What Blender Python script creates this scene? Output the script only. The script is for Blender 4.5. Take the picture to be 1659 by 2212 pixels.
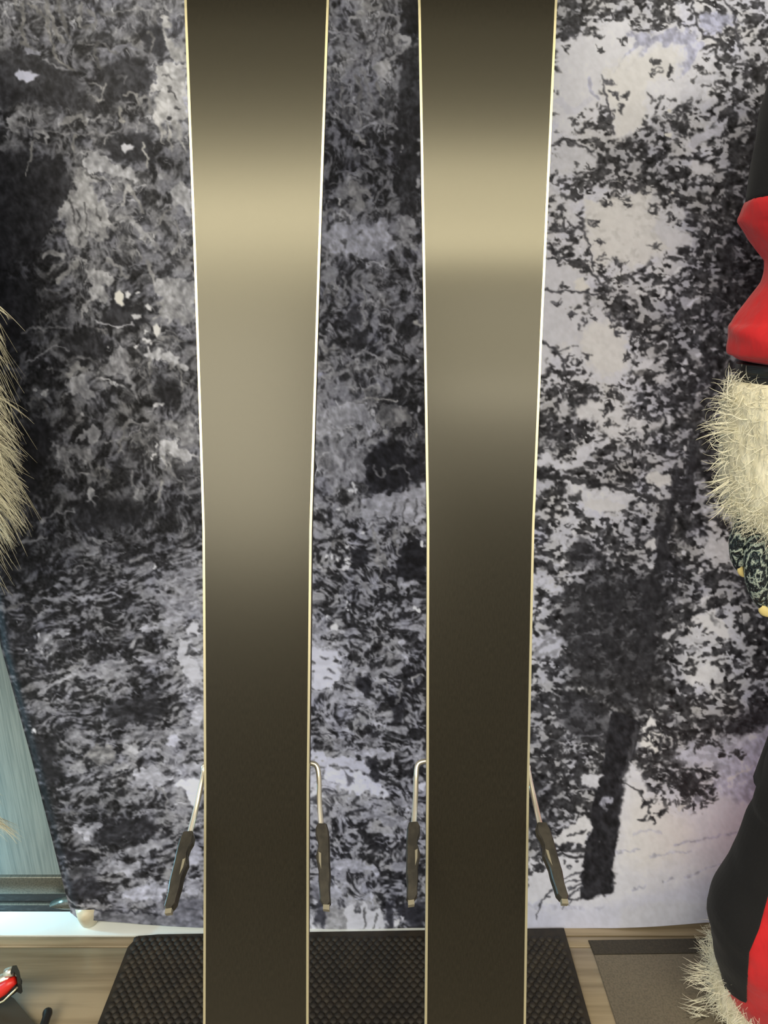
import bpy, bmesh, math, random
import numpy as np
from mathutils import Vector, Matrix
for _o in list(bpy.data.objects): bpy.data.objects.remove(_o)
SC = bpy.context.scene; COL = SC.collection
R = math.radians
# ------------------------------------------------------------------ camera
PITCH = R(17.5); CAMH = 1.2; FPX = 1500.0; W, H = 1659, 2212
cd = bpy.data.cameras.new('camera'); cam = bpy.data.objects.new('camera', cd); COL.objects.link(cam)
cam.location = (0, 0, CAMH); cam.rotation_euler = (R(90)-PITCH, 0, 0)
cd.sensor_fit = 'VERTICAL'; cd.sensor_height = 24; cd.lens = FPX/H*24; cd.clip_start = .02
SC.camera = cam
# ------------------------------------------------------------------ light
wd = bpy.data.worlds.new('world'); SC.world = wd; wd.use_nodes = True
wd.node_tree.nodes['Background'].inputs[0].default_value = (.82, .88, 1.0, 1)
wd.node_tree.nodes['Background'].inputs[1].default_value = .70
def area(name, loc, target, sx, sy, power, col):
    l = bpy.data.lights.new(name, 'AREA'); l.shape = 'RECTANGLE'; l.size = sx; l.size_y = sy; l.energy = power; l.color = col
    o = bpy.data.objects.new(name, l); COL.objects.link(o); o.location = loc
    o.rotation_euler = (Vector(target)-Vector(loc)).to_track_quat('-Z', 'Y').to_euler(); return o
area('overhead_light', (0, -1.12, 2.80), (0, -1.12, 0), 3.6, .30, 60, (1, .91, .68))          # the row of shop lights just behind the photographer
area('overhead_light', (-1.35, -3.75, 2.80), (-1.35, -3.6, 0), 2.1, 4.3, 118, (1, .93, .78))   # added unseen area light, standing in for lit ceiling in the left ski's reflection
area('overhead_light', (1.15, -2.62, 2.80), (1.15, -2.6, 0), 2.0, .85, 30, (1, .93, .78))  # unseen stand-in for lit ceiling, placed to shape the right ski's highlight
area('sill_fill', (-1.25, 1.095, .30), (-.70, 1.08, .0), .4, .012, 17, (.34, .78, 1))  # added cool lamp out of view, there only to brighten the white sill
SC.view_settings.view_transform = 'Standard'; SC.view_settings.look = 'None'
SC.view_settings.gamma = 1; SC.view_settings.exposure = .64; SC.view_settings.use_curve_mapping = False
# ------------------------------------------------------------------ helpers
F = Vector((0, math.cos(PITCH), -math.sin(PITCH))); U = Vector((0, math.sin(PITCH), math.cos(PITCH))); XR = Vector((1, 0, 0)); C0 = Vector((0, 0, CAMH))
def ray(px, py): return F+XR*((px-829.5)/FPX)+U*((1106-py)/FPX)
def at_t(px, py, t): return C0+ray(px, py)*t
def at_Y(px, py, Y): r = ray(px, py); return C0+r*(Y/r.y)
def at_Z(px, py, Z=0): r = ray(px, py); return C0+r*((Z-CAMH)/r.z)
def tag(o, label=None, cat=None, group=None, kind=None):
    if label: o['label'] = label
    if cat: o['category'] = cat
    if group: o['group'] = group
    if kind: o['kind'] = kind
    return o
def empty(name, loc=(0, 0, 0), rot=(0, 0, 0)):
    o = bpy.data.objects.new(name, None); o.location = loc; o.rotation_euler = rot; o.empty_display_size = .05; COL.objects.link(o); return o
def obj(name, verts, faces, mat, parent=None, smooth=False, mats=None, mi=None):
    me = bpy.data.meshes.new(name); me.from_pydata([tuple(v) for v in verts], [], faces)
    for m in (mats or [mat]): me.materials.append(m)
    if mi is not None: me.polygons.foreach_set('material_index', mi)
    if smooth: me.polygons.foreach_set('use_smooth', [True]*len(me.polygons))
    me.update()
    o = bpy.data.objects.new(name, me); COL.objects.link(o)
    if parent: o.parent = parent
    return o
def from_bm(name, bm, mat, parent=None, smooth=False):
    bmesh.ops.recalc_face_normals(bm, faces=bm.faces)
    me = bpy.data.meshes.new(name); bm.to_mesh(me); bm.free(); me.materials.append(mat)
    if smooth: me.polygons.foreach_set('use_smooth', [True]*len(me.polygons))
    o = bpy.data.objects.new(name, me); COL.objects.link(o)
    if parent: o.parent = parent
    return o
def box(name, lo, hi, mat, parent=None, bev=0, seg=2):
    bm = bmesh.new(); bmesh.ops.create_cube(bm, size=1)
    for v in bm.verts:
        v.co = Vector([lo[i]+(v.co[i]+.5)*(hi[i]-lo[i]) for i in range(3)])
    if bev: bmesh.ops.bevel(bm, geom=bm.edges[:], offset=bev, segments=seg, affect='EDGES', profile=.5)
    return from_bm(name, bm, mat, parent, bool(bev))
def catm(p, n=6):
    p = [Vector(q) for q in p]
    if len(p) < 3: return p
    q = [2*p[0]-p[1]]+p+[2*p[-1]-p[-2]]; o = []
    for i in range(1, len(q)-2):
        for k in range(n):
            t = k/n
            o.append(.5*((2*q[i])+(q[i+1]-q[i-1])*t+(2*q[i-1]-5*q[i]+4*q[i+1]-q[i+2])*t*t+(3*q[i]-q[i-1]-3*q[i+1]+q[i+2])*t**3))
    o.append(p[-1]); return o
def tube_geo(pts, rad, n=8):
    """verts, faces of a capped tube along pts; rad is a number or a list"""
    pts = [Vector(p) for p in pts]; m = len(pts); rad = rad if hasattr(rad, '__len__') else [rad]*m
    vs, fs = [], []; a = None
    for i, p in enumerate(pts):
        d = (pts[min(i+1, m-1)]-pts[max(i-1, 0)]).normalized()
        if a is None: a = d.orthogonal().normalized()
        else: a = (a-d*a.dot(d)).normalized()
        b = d.cross(a)
        for k in range(n):
            w = 2*math.pi*k/n; vs.append(p+(a*math.cos(w)+b*math.sin(w))*rad[i])
    for i in range(m-1):
        for k in range(n):
            fs.append((i*n+k, i*n+(k+1) % n, (i+1)*n+(k+1) % n, (i+1)*n+k))
    fs.append(tuple(range(n))[::-1]); fs.append(tuple(range((m-1)*n, m*n)))
    return vs, fs
def tube(name, pts, rad, mat, parent=None, n=10):
    v, f = tube_geo(pts, rad, n); return obj(name, v, f, mat, parent, True)
def loft(name, rings, mat, parent=None, cap=True, smooth=True, mats=None, mfun=None):
    n = len(rings[0]); vs = [v for r in rings for v in r]; fs = []; mi = []
    for i in range(len(rings)-1):
        for k in range(n):
            f = (i*n+k, i*n+(k+1) % n, (i+1)*n+(k+1) % n, (i+1)*n+k); fs.append(f)
            mi.append(mfun((Vector(vs[f[0]])+Vector(vs[f[2]]))/2) if mfun else 0)
    if cap:
        fs.append(tuple(range(n))[::-1]); fs.append(tuple(range((len(rings)-1)*n, len(rings)*n))); mi += [0, 0]
    return obj(name, vs, fs, mat, parent, smooth, mats, mi)
def prism(name, outline, lo, hi, mat, parent=None, axis='y', bev=0, holes=None):
    """outline [(a,b)] extruded along an axis"""
    bm = bmesh.new(); mk = {'y': lambda a, b, c: (a, c, b), 'z': lambda a, b, c: (a, b, c), 'x': lambda a, b, c: (c, a, b)}[axis]
    vs = [bm.verts.new(mk(a, b, lo)) for a, b in outline]; f = bm.faces.new(vs)
    r = bmesh.ops.extrude_face_region(bm, geom=[f]); d = Vector(mk(0, 0, hi-lo))
    for g in r['geom']:
        if isinstance(g, bmesh.types.BMVert): g.co += d
    if bev:
        bmesh.ops.bevel(bm, geom=[e for e in bm.edges if abs((e.verts[0].co-e.verts[1].co).normalized().dot(d.normalized())) < .5], offset=bev, segments=2, affect='EDGES')
    return from_bm(name, bm, mat, parent, False)
# ------------------------------------------------------------------ materials
def srgb(c): return tuple((v/255/12.92 if v/255 <= .04045 else ((v/255+.055)/1.055)**2.4) for v in c)+(1,)
def mat(name, col, rough=.6, metal=0, noise=None, bump=None, aniso=0, coat=0, sheen=0, spec=.5, detail=4):
    """noise=(scale xyz, second colour, lo, hi), bump=(scale xyz, strength, distance)"""
    m = bpy.data.materials.new(name); m.use_nodes = True; nt = m.node_tree; N = nt.nodes; L = nt.links; b = N['Principled BSDF']
    b.inputs['Base Color'].default_value = srgb(col); b.inputs['Roughness'].default_value = rough; b.inputs['Metallic'].default_value = metal
    b.inputs['Anisotropic'].default_value = aniso; b.inputs['Coat Weight'].default_value = coat; b.inputs['Sheen Weight'].default_value = sheen
    b.inputs['Specular IOR Level'].default_value = spec
    tc = N.new('ShaderNodeTexCoord')
    def nz(sc):
        mp = N.new('ShaderNodeMapping'); mp.inputs['Scale'].default_value = sc; L.new(tc.outputs['Object'], mp.inputs[0])
        t = N.new('ShaderNodeTexNoise'); t.inputs['Scale'].default_value = 1; t.inputs['Detail'].default_value = detail; L.new(mp.outputs[0], t.inputs['Vector']); return t
    if noise:
        t = nz(noise[0]); r = N.new('ShaderNodeMapRange'); r.inputs[1].default_value = noise[2]; r.inputs[2].default_value = noise[3]; L.new(t.outputs[0], r.inputs[0])
        x = N.new('ShaderNodeMix'); x.data_type = 'RGBA'; x.inputs[6].default_value = srgb(col); x.inputs[7].default_value = srgb(noise[1])
        L.new(r.outputs[0], x.inputs[0]); L.new(x.outputs[2], b.inputs['Base Color'])
    if bump:
        t = nz(bump[0]); q = N.new('ShaderNodeBump'); q.inputs['Strength'].default_value = bump[1]; q.inputs['Distance'].default_value = bump[2]
        L.new(t.outputs[0], q.inputs['Height']); L.new(q.outputs[0], b.inputs['Normal'])
    return m
M = {
 'ski_base': mat('ski_base', (36, 33, 26), .25, .10, noise=((900, 1, 160), (45, 41, 33), .35, .7), bump=((1400, 1, 90), .10, .0003), spec=.84),
 'steel_edge': mat('steel_edge', (232, 222, 184), .34, .72),
 'sidewall': mat('sidewall', (70, 60, 52), .5), 'topsheet': mat('topsheet', (28, 28, 30), .4),
 'chrome': mat('chrome', (235, 228, 212), .32, .75), 'pad_plastic': mat('pad_plastic', (58, 54, 47), .42, noise=((90, 90, 40), (40, 37, 32), .4, .6)), 'black_plastic': mat('black_plastic', (32, 31, 29), .38, bump=((120, 120, 120), .15, .001)),
 'worn_plastic': mat('worn_plastic', (128, 122, 104), .5), 'red_plastic': mat('red_plastic', (215, 40, 30), .35),
 'rubber': mat('rubber', (36, 31, 25), .66, noise=((45, 45, 45), (52, 45, 35), .4, .7), bump=((900, 900, 900), .3, .0008)),
 'planks': mat('planks', (166, 150, 124), .27, noise=((3, 60, 40), (132, 118, 95), .42, .72), bump=((6, 120, 60), .12, .001)),
 'grey_vinyl': mat('grey_vinyl', (116, 107, 92), .45, noise=((300, 300, 300), (98, 91, 78), .4, .65), bump=((700, 700, 700), .2, .0006)),
 'grey_vinyl_reflection': mat('grey_vinyl_reflection', (52, 47, 38), .5, noise=((300, 300, 300), (66, 60, 48), .4, .65)),
 'sill_white': mat('sill_white', (238, 244, 244), .4), 'wall': mat('wall', (110, 108, 104), .8, noise=((6, 6, 6), (96, 94, 90), .4, .7)),
 'ceiling': mat('ceiling', (70, 70, 70), .9), 'frosted': mat('frosted', (140, 150, 148), .33, noise=((420, 420, 10), (116, 128, 128), .4, .65), bump=((700, 1, 30), .2, .0005)),
 'rail': mat('rail', (120, 118, 108), .35, .6, noise=((300, 1, 300), (90, 90, 84), .4, .7)), 'gasket': mat('gasket', (22, 22, 24), .5, noise=((80, 80, 200), (48, 50, 52), .5, .7)),
 'banner_back': mat('banner_back', (190, 190, 192), .85), 'foot_plastic': mat('foot_plastic', (205, 196, 170), .35),
 'red_cloth': mat('red_cloth', (215, 28, 34), .8, sheen=.15, noise=((14, 14, 14), (190, 20, 28), .4, .7), bump=((22, 22, 14), .55, .012)),
 'black_cloth': mat('black_cloth', (12, 11, 13), .9, sheen=.05, noise=((700, 700, 700), (28, 27, 28), .55, .75), bump=((900, 900, 900), .2, .0008)),
 'elastic': mat('elastic', (20, 19, 19), .35, bump=((60, 60, 400), .6, .003)),
 'cream_fur': mat('cream_fur', (252, 248, 226), .6), 'cream_pile': mat('cream_pile', (240, 234, 208), .9, noise=((90, 90, 40), (212, 205, 176), .4, .7), bump=((140, 140, 60), .8, .006)),
 'long_hair': mat('long_hair', (206, 200, 174), .45), 'long_pelt': mat('long_pelt', (88, 82, 68), .9, noise=((120, 120, 14), (48, 44, 37), .4, .7), bump=((200, 200, 20), .8, .006)),
 'nail': mat('nail', (214, 196, 130), .3),
}
# wavy two-tone skin of the costume hand
def skin_mat():
    m = mat('monster_skin', (120, 140, 135), .45); nt = m.node_tree; N = nt.nodes; L = nt.links; b = N['Principled BSDF']; tc = N['Texture Coordinate']
    mp = N.new('ShaderNodeMapping'); mp.inputs['Scale'].default_value = (70, 70, 34); mp.inputs['Rotation'].default_value = (0, .5, 0); L.new(tc.outputs['Object'], mp.inputs[0])
    w = N.new('ShaderNodeTexWave'); w.inputs['Scale'].default_value = .8; w.inputs['Distortion'].default_value = 16; w.inputs['Detail'].default_value = 4; w.inputs['Detail Scale'].default_value = .9; w.inputs['Detail Roughness'].default_value = .65; w.bands_direction = 'DIAGONAL'
    L.new(mp.outputs[0], w.inputs[0])
    r = N.new('ShaderNodeValToRGB'); r.color_ramp.elements[0].position = .18; r.color_ramp.elements[0].color = srgb((22, 30, 34)); r.color_ramp.elements[1].position = .95; r.color_ramp.elements[1].color = srgb((182, 194, 180))
    e = r.color_ramp.elements.new(.55); e.color = srgb((78, 94, 96)); L.new(w.outputs['Fac'], r.inputs[0]); L.new(r.outputs[0], b.inputs['Base Color'])
    q = N.new('ShaderNodeBump'); q.inputs['Strength'].default_value = .8; q.inputs['Distance'].default_value = .004; L.new(w.outputs['Fac'], q.inputs['Height']); L.new(q.outputs[0], b.inputs['Normal'])
    return m
M['skin'] = skin_mat()
M['ski_base'].node_tree.nodes['Principled BSDF'].inputs['Specular Tint'].default_value = (1, .96, .80, 1)
# ------------------------------------------------------------------ the room
def struct(o): o['kind'] = 'structure'; return o
struct(box('wall_back', (-3.2, 1.24, 0), (3.2, 1.34, 2.9), M['wall']))
struct(box('wall_front', (-3.2, -6.1, 0), (3.2, -6.0, 2.9), mat('far_wall', (60, 56, 50), .9)))
struct(box('ceiling', (-3.2, -6, 2.9), (3.2, 1.24, 3.0), M['ceiling']))
fl = struct(box('floor', (-3.2, -6, -.06), (3.2, 1.24, -.012), M['gasket']))
rp = random.Random(3); row = 0; y1 = 1.0465
for wdt in [.024]+[.19]*9:
    y0 = y1-wdt; x = -2.0-rp.uniform(0, .6) if row else -2.6
    while x < 2.0:
        ln = 1.28 if row else 2.6
        p = box('plank', (x+.0008, y0+.0008, -.012), (x+ln-.0008, y1-.0008, rp.uniform(-.0004, 0)), M['planks'], fl, .0012, 1); x += ln
    y1 = y0; row += 1
struct(box('trim_1', (-3.2, 1.0475, -.012), (.15, 1.102, .001), M['sill_white']))
struct(box('trim_2', (.151, 1.0475, -.012), (3.2, 1.23, .0005), M['planks']))
d = struct(empty('door_1', (-1.2, 1.11, 0)))
def into(o, p):
    o.parent = p; o.matrix_parent_inverse = Matrix.Translation(-Vector(p.location)); return o
into(box('gasket', (-2.6, 1.103, 0), (.1, 1.135, .046), M['gasket']), d)
into(box('seal_lip', (-2.6, 1.0995, .020), (.1, 1.103, .0235), M['rail']), d)
into(box('bottom_rail', (-2.6, 1.100, .047), (.1, 1.135, .090), M['rail'], None, .002), d)
into(box('frosted_panel', (-2.6, 1.106, .091), (.1, 1.120, 2.1), M['frosted']), d)
# ------------------------------------------------------------------ rubber mat
MX0, MX1, MY0, MY1 = -.491, .355, .22, 1.046
def rubber_mat():
    t = empty('rubber_mat', ((MX0+MX1)/2, (MY0+MY1)/2, 0)); tag(t, 'black rubber floor mat with raised round studs under the two skis', 'mat')
    c = Vector(t.location); bm = bmesh.new()
    out = [(MX0+.012, MY1-.004), (MX0, MY1-.028), (MX0, MY0), (MX1, MY0), (MX1+.0, MY1+.014), (MX0+.05, MY1)]
    o = prism('mat_sheet', [(a-c.x, b-c.y) for a, b in out], .0005, .006, M['rubber'], t, 'z', .001)
    vs, fs = [], []; px, py = .0148, .0093; r0, j = .0069, 0; y = MY1-.012; rr = random.Random(4)
    while y > MY0+.01:
        x = MX0+.012+(px/2 if j % 2 else 0)
        while x < MX1-.008:
            b = len(vs); hh = .0042*rr.uniform(.85, 1.1)
            for (q, z, n) in ((1., 0, 8), (.82, .62, 8)):
                for k in range(n): w = 2*math.pi*(k+.5)/n; vs.append((x-c.x+math.cos(w)*r0*q, y-c.y+math.sin(w)*r0*q*.92, .006+z*hh-.0004))
            vs.append((x-c.x, y-c.y, .006+hh))
            for k in range(8):
                fs.append((b+k, b+(k+1) % 8, b+8+(k+1) % 8, b+8+k)); fs.append((b+8+k, b+8+(k+1) % 8, b+16))
            x += px
        y -= py; j += 1
    s = obj('studs', vs, fs, M['rubber'], t, True); s['kind'] = 'stuff'
rubber_mat()
t = empty('vinyl_mat', (.95, .62, 0)); tag(t, 'smooth grey brown floor mat with a dark reflection painted along its back, right of the studded mat', 'mat')
prism('mat_sheet', [(.3985-.95, 1.003-.62), (.403-.95, .1-.62), (1.6-.95, .1-.62), (1.6-.95, 1.02-.62)], .0005, .004, M['grey_vinyl'], t, 'z', .0008)
prism('back_reflection', [(.396-.95, 1.034-.62), (.3985-.95, 1.003-.62), (1.6-.95, 1.02-.62), (1.6-.95, 1.056-.62)], .0005, .0045, M['grey_vinyl_reflection'], t, 'z', .0008)  # dark reflection along the mat's back, put in as a darker strip



# ---- print painter: draws the snowy forest print of the fabric banner (0.5 sample per picture unit) ----
CX0, CY0, CX1, CY1, CS = -120, -180, 1780, 2060, 0.5
CW, CH = int((CX1-CX0)*CS), int((CY1-CY0)*CS)
rs = np.random.RandomState(11)
gx, gy = np.meshgrid((np.arange(CW)+.5)/CS+CX0, (np.arange(CH)+.5)/CS+CY0)
def fnoise(size, aniso=1.0, ang=0.0, beta=.7, lo=2.0):
    """gaussian noise with power at wavelengths lo..size, stretched by aniso along ang (degrees); returned as 0..1 ranks"""
    fx = np.fft.rfftfreq(CW, 1/CS)[None, :]; fy = np.fft.fftfreq(CH, 1/CS)[:, None]
    a = math.radians(ang); u = (fx*math.cos(a)+fy*math.sin(a))*aniso; v = -fx*math.sin(a)+fy*math.cos(a)
    f = np.sqrt(u*u+v*v)+1e-9
    amp = np.exp(-np.log(f*size)**2/(2*beta*beta))/f*np.exp(-(f*lo)**2*.5)
    n = np.fft.irfft2(np.fft.rfft2(rs.randn(CH, CW))*amp, s=(CH, CW))
    return (n-n.mean())/n.std()
def rank(n):
    h, e = np.histogram(n, 1024); c = np.cumsum(h)/n.size
    return np.interp(n, .5*(e[1:]+e[:-1]), c)
def warp(img, dx, dy):
    x = np.clip((gx+dx-CX0)*CS-.5, 0, CW-1.001); y = np.clip((gy+dy-CY0)*CS-.5, 0, CH-1.001)
    xi = x.astype(int); yi = y.astype(int); fx = x-xi; fy = y-yi
    return (img[yi, xi]*(1-fx)*(1-fy)+img[yi, xi+1]*fx*(1-fy)+img[yi+1, xi]*(1-fx)*fy+img[yi+1, xi+1]*fx*fy)
def sst(a, b, x):
    t = np.clip((x-a)/(b-a), 0, 1); return t*t*(3-2*t)
LMAP = """
0: 20,95 60,105 110,85 150,90 200,85 250,105 300,105 350,110 395,110 720,90 770,110 820,100 860,60 890,32 1220,72 1260,75 1300,85 1350,90 1400,125 1450,130 1500,150 1550,120 1600,125 1680,120
50: 20,95 60,90 100,75 150,90 200,95 250,90 300,100 350,110 395,105 720,85 770,115 820,120 860,90 890,32 1220,68 1250,80 1290,150 1320,190 1360,100 1420,90 1460,175 1520,160 1560,115 1610,125 1680,115
100: 20,80 60,65 100,85 150,80 200,90 250,110 300,100 340,75 380,150 720,150 770,120 820,110 850,120 890,60 1215,110 1240,170 1300,200 1360,205 1420,185 1470,200 1520,185 1560,135 1610,120 1680,105
150: 20,60 57,100 100,62 150,62 200,75 250,70 300,65 340,100 385,185 720,125 760,150 800,110 840,165 885,80 1215,195 1300,200 1380,210 1440,200 1490,195 1530,140 1580,100 1620,115 1680,90
200: 20,62 60,58 100,60 150,62 200,75 250,70 300,85 340,120 385,195 720,115 760,115 800,125 840,150 880,65 1215,195 1290,180 1360,200 1410,150 1450,150 1500,170 1550,120 1600,105 1680,70
250: 20,85 60,105 100,72 150,95 200,95 250,80 300,95 340,140 385,185 715,95 750,95 790,120 830,95 880,55 1215,190 1250,140 1290,130 1330,205 1390,130 1440,105 1490,110 1540,120 1590,95 1680,60
300: 20,75 60,85 100,85 150,60 200,70 250,60 300,85 340,95 385,130 715,80 750,75 790,105 830,75 880,55 1215,185 1250,150 1290,100 1350,85 1400,95 1450,100 1500,175 1540,120 1590,75 1680,50
350: 20,50 60,60 100,50 150,65 200,120 250,90 300,85 350,55 395,65 715,62 750,62 790,80 830,60 880,60 1210,185 1250,130 1300,90 1350,85 1400,90 1450,85 1500,165 1540,130 1590,70 1640,60 1680,50
400: 20,42 60,45 100,50 150,90 190,150 240,100 290,120 340,70 390,120 715,75 750,110 790,75 830,75 880,75 1205,180 1240,110 1290,100 1340,105 1400,90 1450,95 1500,85 1550,85 1600,75 1680,50
450: 20,36 60,42 100,55 150,130 190,140 240,100 290,100 340,75 390,120 710,95 750,110 790,85 830,80 880,85 1205,165 1250,190 1300,200 1350,205 1400,150 1450,130 1500,90 1550,85 1600,70 1680,50
500: 20,32 60,38 100,60 150,110 190,115 240,75 300,110 340,105 390,105 710,110 750,155 800,150 840,120 890,95 1205,140 1250,150 1300,200 1350,215 1400,195 1450,130 1500,85 1550,80 1600,65 1680,45
550: 20,36 60,40 100,70 140,95 190,70 230,90 270,75 320,110 380,95 710,110 750,110 800,105 840,110 890,90 1205,150 1240,150 1300,195 1350,210 1400,205 1450,160 1500,95 1550,80 1600,60 1680,45
600: 20,35 60,45 100,55 140,85 180,85 220,125 260,55 320,60 380,130 710,115 750,105 800,110 840,100 890,85 1200,170 1240,130 1290,140 1340,150 1400,120 1450,110 1500,90 1550,75 1600,60 1680,45
650: 20,32 60,38 100,50 150,60 190,85 220,95 260,60 320,80 360,115 400,120 710,100 750,95 800,105 840,90 890,80 1195,180 1240,140 1290,95 1340,90 1400,110 1450,115 1500,80 1560,70 1680,50
700: 20,30 60,35 100,50 150,45 190,60 240,75 280,60 320,60 360,80 400,90 705,85 750,80 800,110 840,95 890,70 1195,195 1250,185 1290,150 1340,100 1400,85 1450,75 1500,85 1560,65 1680,50
750: 20,35 60,55 100,65 150,85 200,70 250,75 280,80 330,110 370,125 410,80 705,100 750,75 800,80 840,90 890,75 1190,170 1230,200 1280,215 1330,205 1380,100 1430,85 1480,85 1560,65 1680,50
800: 20,35 60,45 100,50 150,75 180,90 230,110 280,75 330,80 380,85 415,70 705,110 750,110 800,90 840,80 890,60 1190,150 1230,140 1280,195 1330,190 1370,140 1430,105 1480,85 1550,65 1680,50
850: 20,35 60,45 80,60 130,55 170,95 220,80 270,60 320,65 380,60 415,75 705,115 750,120 800,130 840,80 890,50 1185,140 1230,90 1280,90 1340,130 1390,120 1440,85 1500,65 1680,50
900: 30,38 70,50 120,60 160,62 220,60 270,75 320,70 380,100 415,110 700,145 750,130 800,120 850,85 890,45 1180,75 1230,70 1280,110 1340,175 1380,140 1440,95 1500,60 1680,50
950: 30,40 70,50 120,85 170,70 220,70 270,80 320,75 370,140 410,120 700,140 750,125 790,105 840,65 890,50 1180,60 1230,90 1280,150 1330,160 1390,110 1440,110 1500,50 1680,50
1000: 30,38 70,45 120,55 160,90 220,70 270,70 320,70 370,90 415,100 695,125 740,120 790,70 840,60 890,70 1175,90 1230,145 1290,85 1340,75 1400,100 1440,130 1480,60 1560,60 1680,55
1050: 30,35 70,40 130,50 190,75 240,55 290,70 340,80 400,75 695,115 740,110 790,55 840,45 890,90 1175,90 1230,110 1290,110 1340,80 1400,130 1440,140 1480,60 1560,80 1680,60
1100: 30,35 70,60 130,70 180,60 240,45 290,55 340,60 400,65 690,100 740,105 790,115 840,130 890,110 1170,110 1230,160 1290,190 1340,160 1400,110 1440,95 1490,55 1550,110 1680,60
1150: 30,32 70,45 130,60 180,70 240,65 290,65 340,65 400,75 690,95 740,100 790,95 840,110 890,90 1170,120 1230,110 1290,130 1340,90 1400,110 1440,65 1490,60 1550,140 1600,110 1680,60
1200: 30,35 70,55 130,60 180,95 240,70 300,70 350,65 410,80 690,85 740,110 790,80 840,85 890,45 1170,100 1230,130 1290,70 1340,75 1390,150 1440,55 1500,110 1560,170 1680,80
1250: 30,40 70,45 130,60 180,70 240,75 300,85 350,95 410,120 690,85 740,90 780,110 830,85 890,65 1165,110 1220,100 1280,65 1340,65 1390,90 1440,55 1490,100 1550,90 1620,60 1680,60
1300: 30,70 70,60 130,85 190,75 240,95 300,60 350,100 410,130 690,95 740,85 790,85 830,85 890,80 1165,150 1210,90 1270,55 1340,60 1400,65 1460,60 1520,110 1580,110 1640,90
1350: 30,60 70,65 120,80 190,65 240,65 300,60 350,95 410,120 690,130 740,85 790,95 850,90 890,95 1165,110 1210,65 1270,60 1340,60 1400,50 1450,65 1520,170 1570,150 1640,90
1400: 30,45 70,50 130,90 190,55 240,55 300,70 350,75 410,150 690,155 740,100 790,90 850,100 890,85 1165,150 1210,75 1270,55 1340,60 1400,50 1450,90 1500,150 1560,110 1640,100
1450: 40,45 90,80 130,70 190,80 240,90 300,75 350,65 410,150 700,185 740,140 790,70 850,90 900,60 1165,120 1210,75 1270,60 1340,60 1400,55 1450,70 1510,190 1570,110 1640,100
1500: 50,55 100,80 150,95 200,80 250,80 300,60 350,60 410,140 690,130 740,120 790,110 850,90 900,55 1165,95 1220,70 1280,70 1340,50 1400,60 1460,80 1520,110 1580,110 1640,90
1550: 60,50 100,80 150,75 200,65 250,60 300,50 350,60 420,115 690,75 740,110 790,120 850,90 900,60 1165,90 1220,100 1280,80 1330,50 1400,70 1460,80 1520,80 1580,75 1640,110
1600: 60,45 110,55 160,70 200,90 250,75 300,95 350,95 420,130 690,100 740,90 790,100 850,90 900,80 1165,80 1220,95 1280,85 1340,60 1400,130 1450,70 1520,85 1590,110 1650,175
1650: 80,35 130,55 180,95 240,110 290,95 350,110 400,130 440,100 690,150 740,125 790,95 850,80 900,75 1160,80 1210,100 1270,110 1330,60 1380,120 1440,110 1500,110 1560,165 1650,175
1700: 90,35 130,70 180,85 240,60 290,95 340,110 390,160 430,130 690,190 740,180 790,130 850,90 900,90 1160,60 1210,65 1270,110 1320,60 1370,130 1430,100 1500,95 1560,180 1650,185
1750: 100,38 140,60 180,60 240,60 290,75 340,75 390,120 430,100 690,160 740,110 790,135 850,120 900,100 1160,55 1220,75 1260,110 1310,50 1370,180 1430,190 1500,190 1560,190 1650,190
1800: 110,40 150,70 200,90 240,50 290,75 340,90 390,100 430,100 690,100 740,85 790,70 850,110 900,120 1160,70 1220,110 1255,180 1300,48 1370,200 1430,205 1500,205 1560,195 1650,190
1850: 120,45 170,60 220,60 270,70 320,85 370,110 430,90 690,90 740,120 790,110 850,80 900,85 1160,90 1220,170 1290,46 1370,200 1430,205 1500,200 1560,195 1650,190
1900: 140,65 190,85 240,100 290,90 340,75 380,120 430,110 690,110 740,130 790,80 850,70 900,75 1160,170 1220,205 1290,46 1370,205 1450,205 1530,195 1650,190
1950: 150,60 190,85 240,85 290,140 340,130 380,110 430,80 690,105 740,150 790,160 850,85 900,80 1160,200 1240,200 1300,190 1370,205 1450,205 1530,200 1650,195
2000: 180,90 240,85 300,90 360,85 430,80 690,150 740,170 790,180 850,120 900,85 1160,200 1240,200 1300,205 1370,205 1450,205 1530,200 1650,195
"""
def scatter(txt, sig=30.):
    pts = []
    for ln in txt.strip().splitlines():
        y, r = ln.split(':'); y = float(y)
        pts += [(float(a.split(',')[0]), y, float(a.split(',')[1])) for a in r.split()]
    pts = np.array(pts); k = 8
    w = gx[::k, ::k]; h = gy[::k, ::k]; num = np.zeros_like(w); den = np.zeros_like(w)
    for x, y, v in pts:
        g = np.exp(-((w-x)**2+(h-y)**2)/(2*sig*sig))+1e-3*np.exp(-((w-x)**2+(h-y)**2)/(2*(3*sig)**2))+1e-9
        num += g*v; den += g
    m = num/den
    x = np.clip(((gx-CX0)*CS-.5)/k, 0, m.shape[1]-1.001); y = np.clip(((gy-CY0)*CS-.5)/k, 0, m.shape[0]-1.001)
    xi = x.astype(int); yi = y.astype(int); fx = x-xi; fy = y-yi
    return (m[yi, xi]*(1-fx)*(1-fy)+m[yi, xi+1]*fx*(1-fy)+m[yi+1, xi]*(1-fx)*fy+m[yi+1, xi+1]*fx*fy)
Lm = scatter(LMAP)
jx, jy = fnoise(34, lo=7)*2.0+fnoise(13, lo=5)*.9, fnoise(34, lo=7)*2.0+fnoise(13, lo=5)*.9          # small wobble used to roughen every edge
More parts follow.
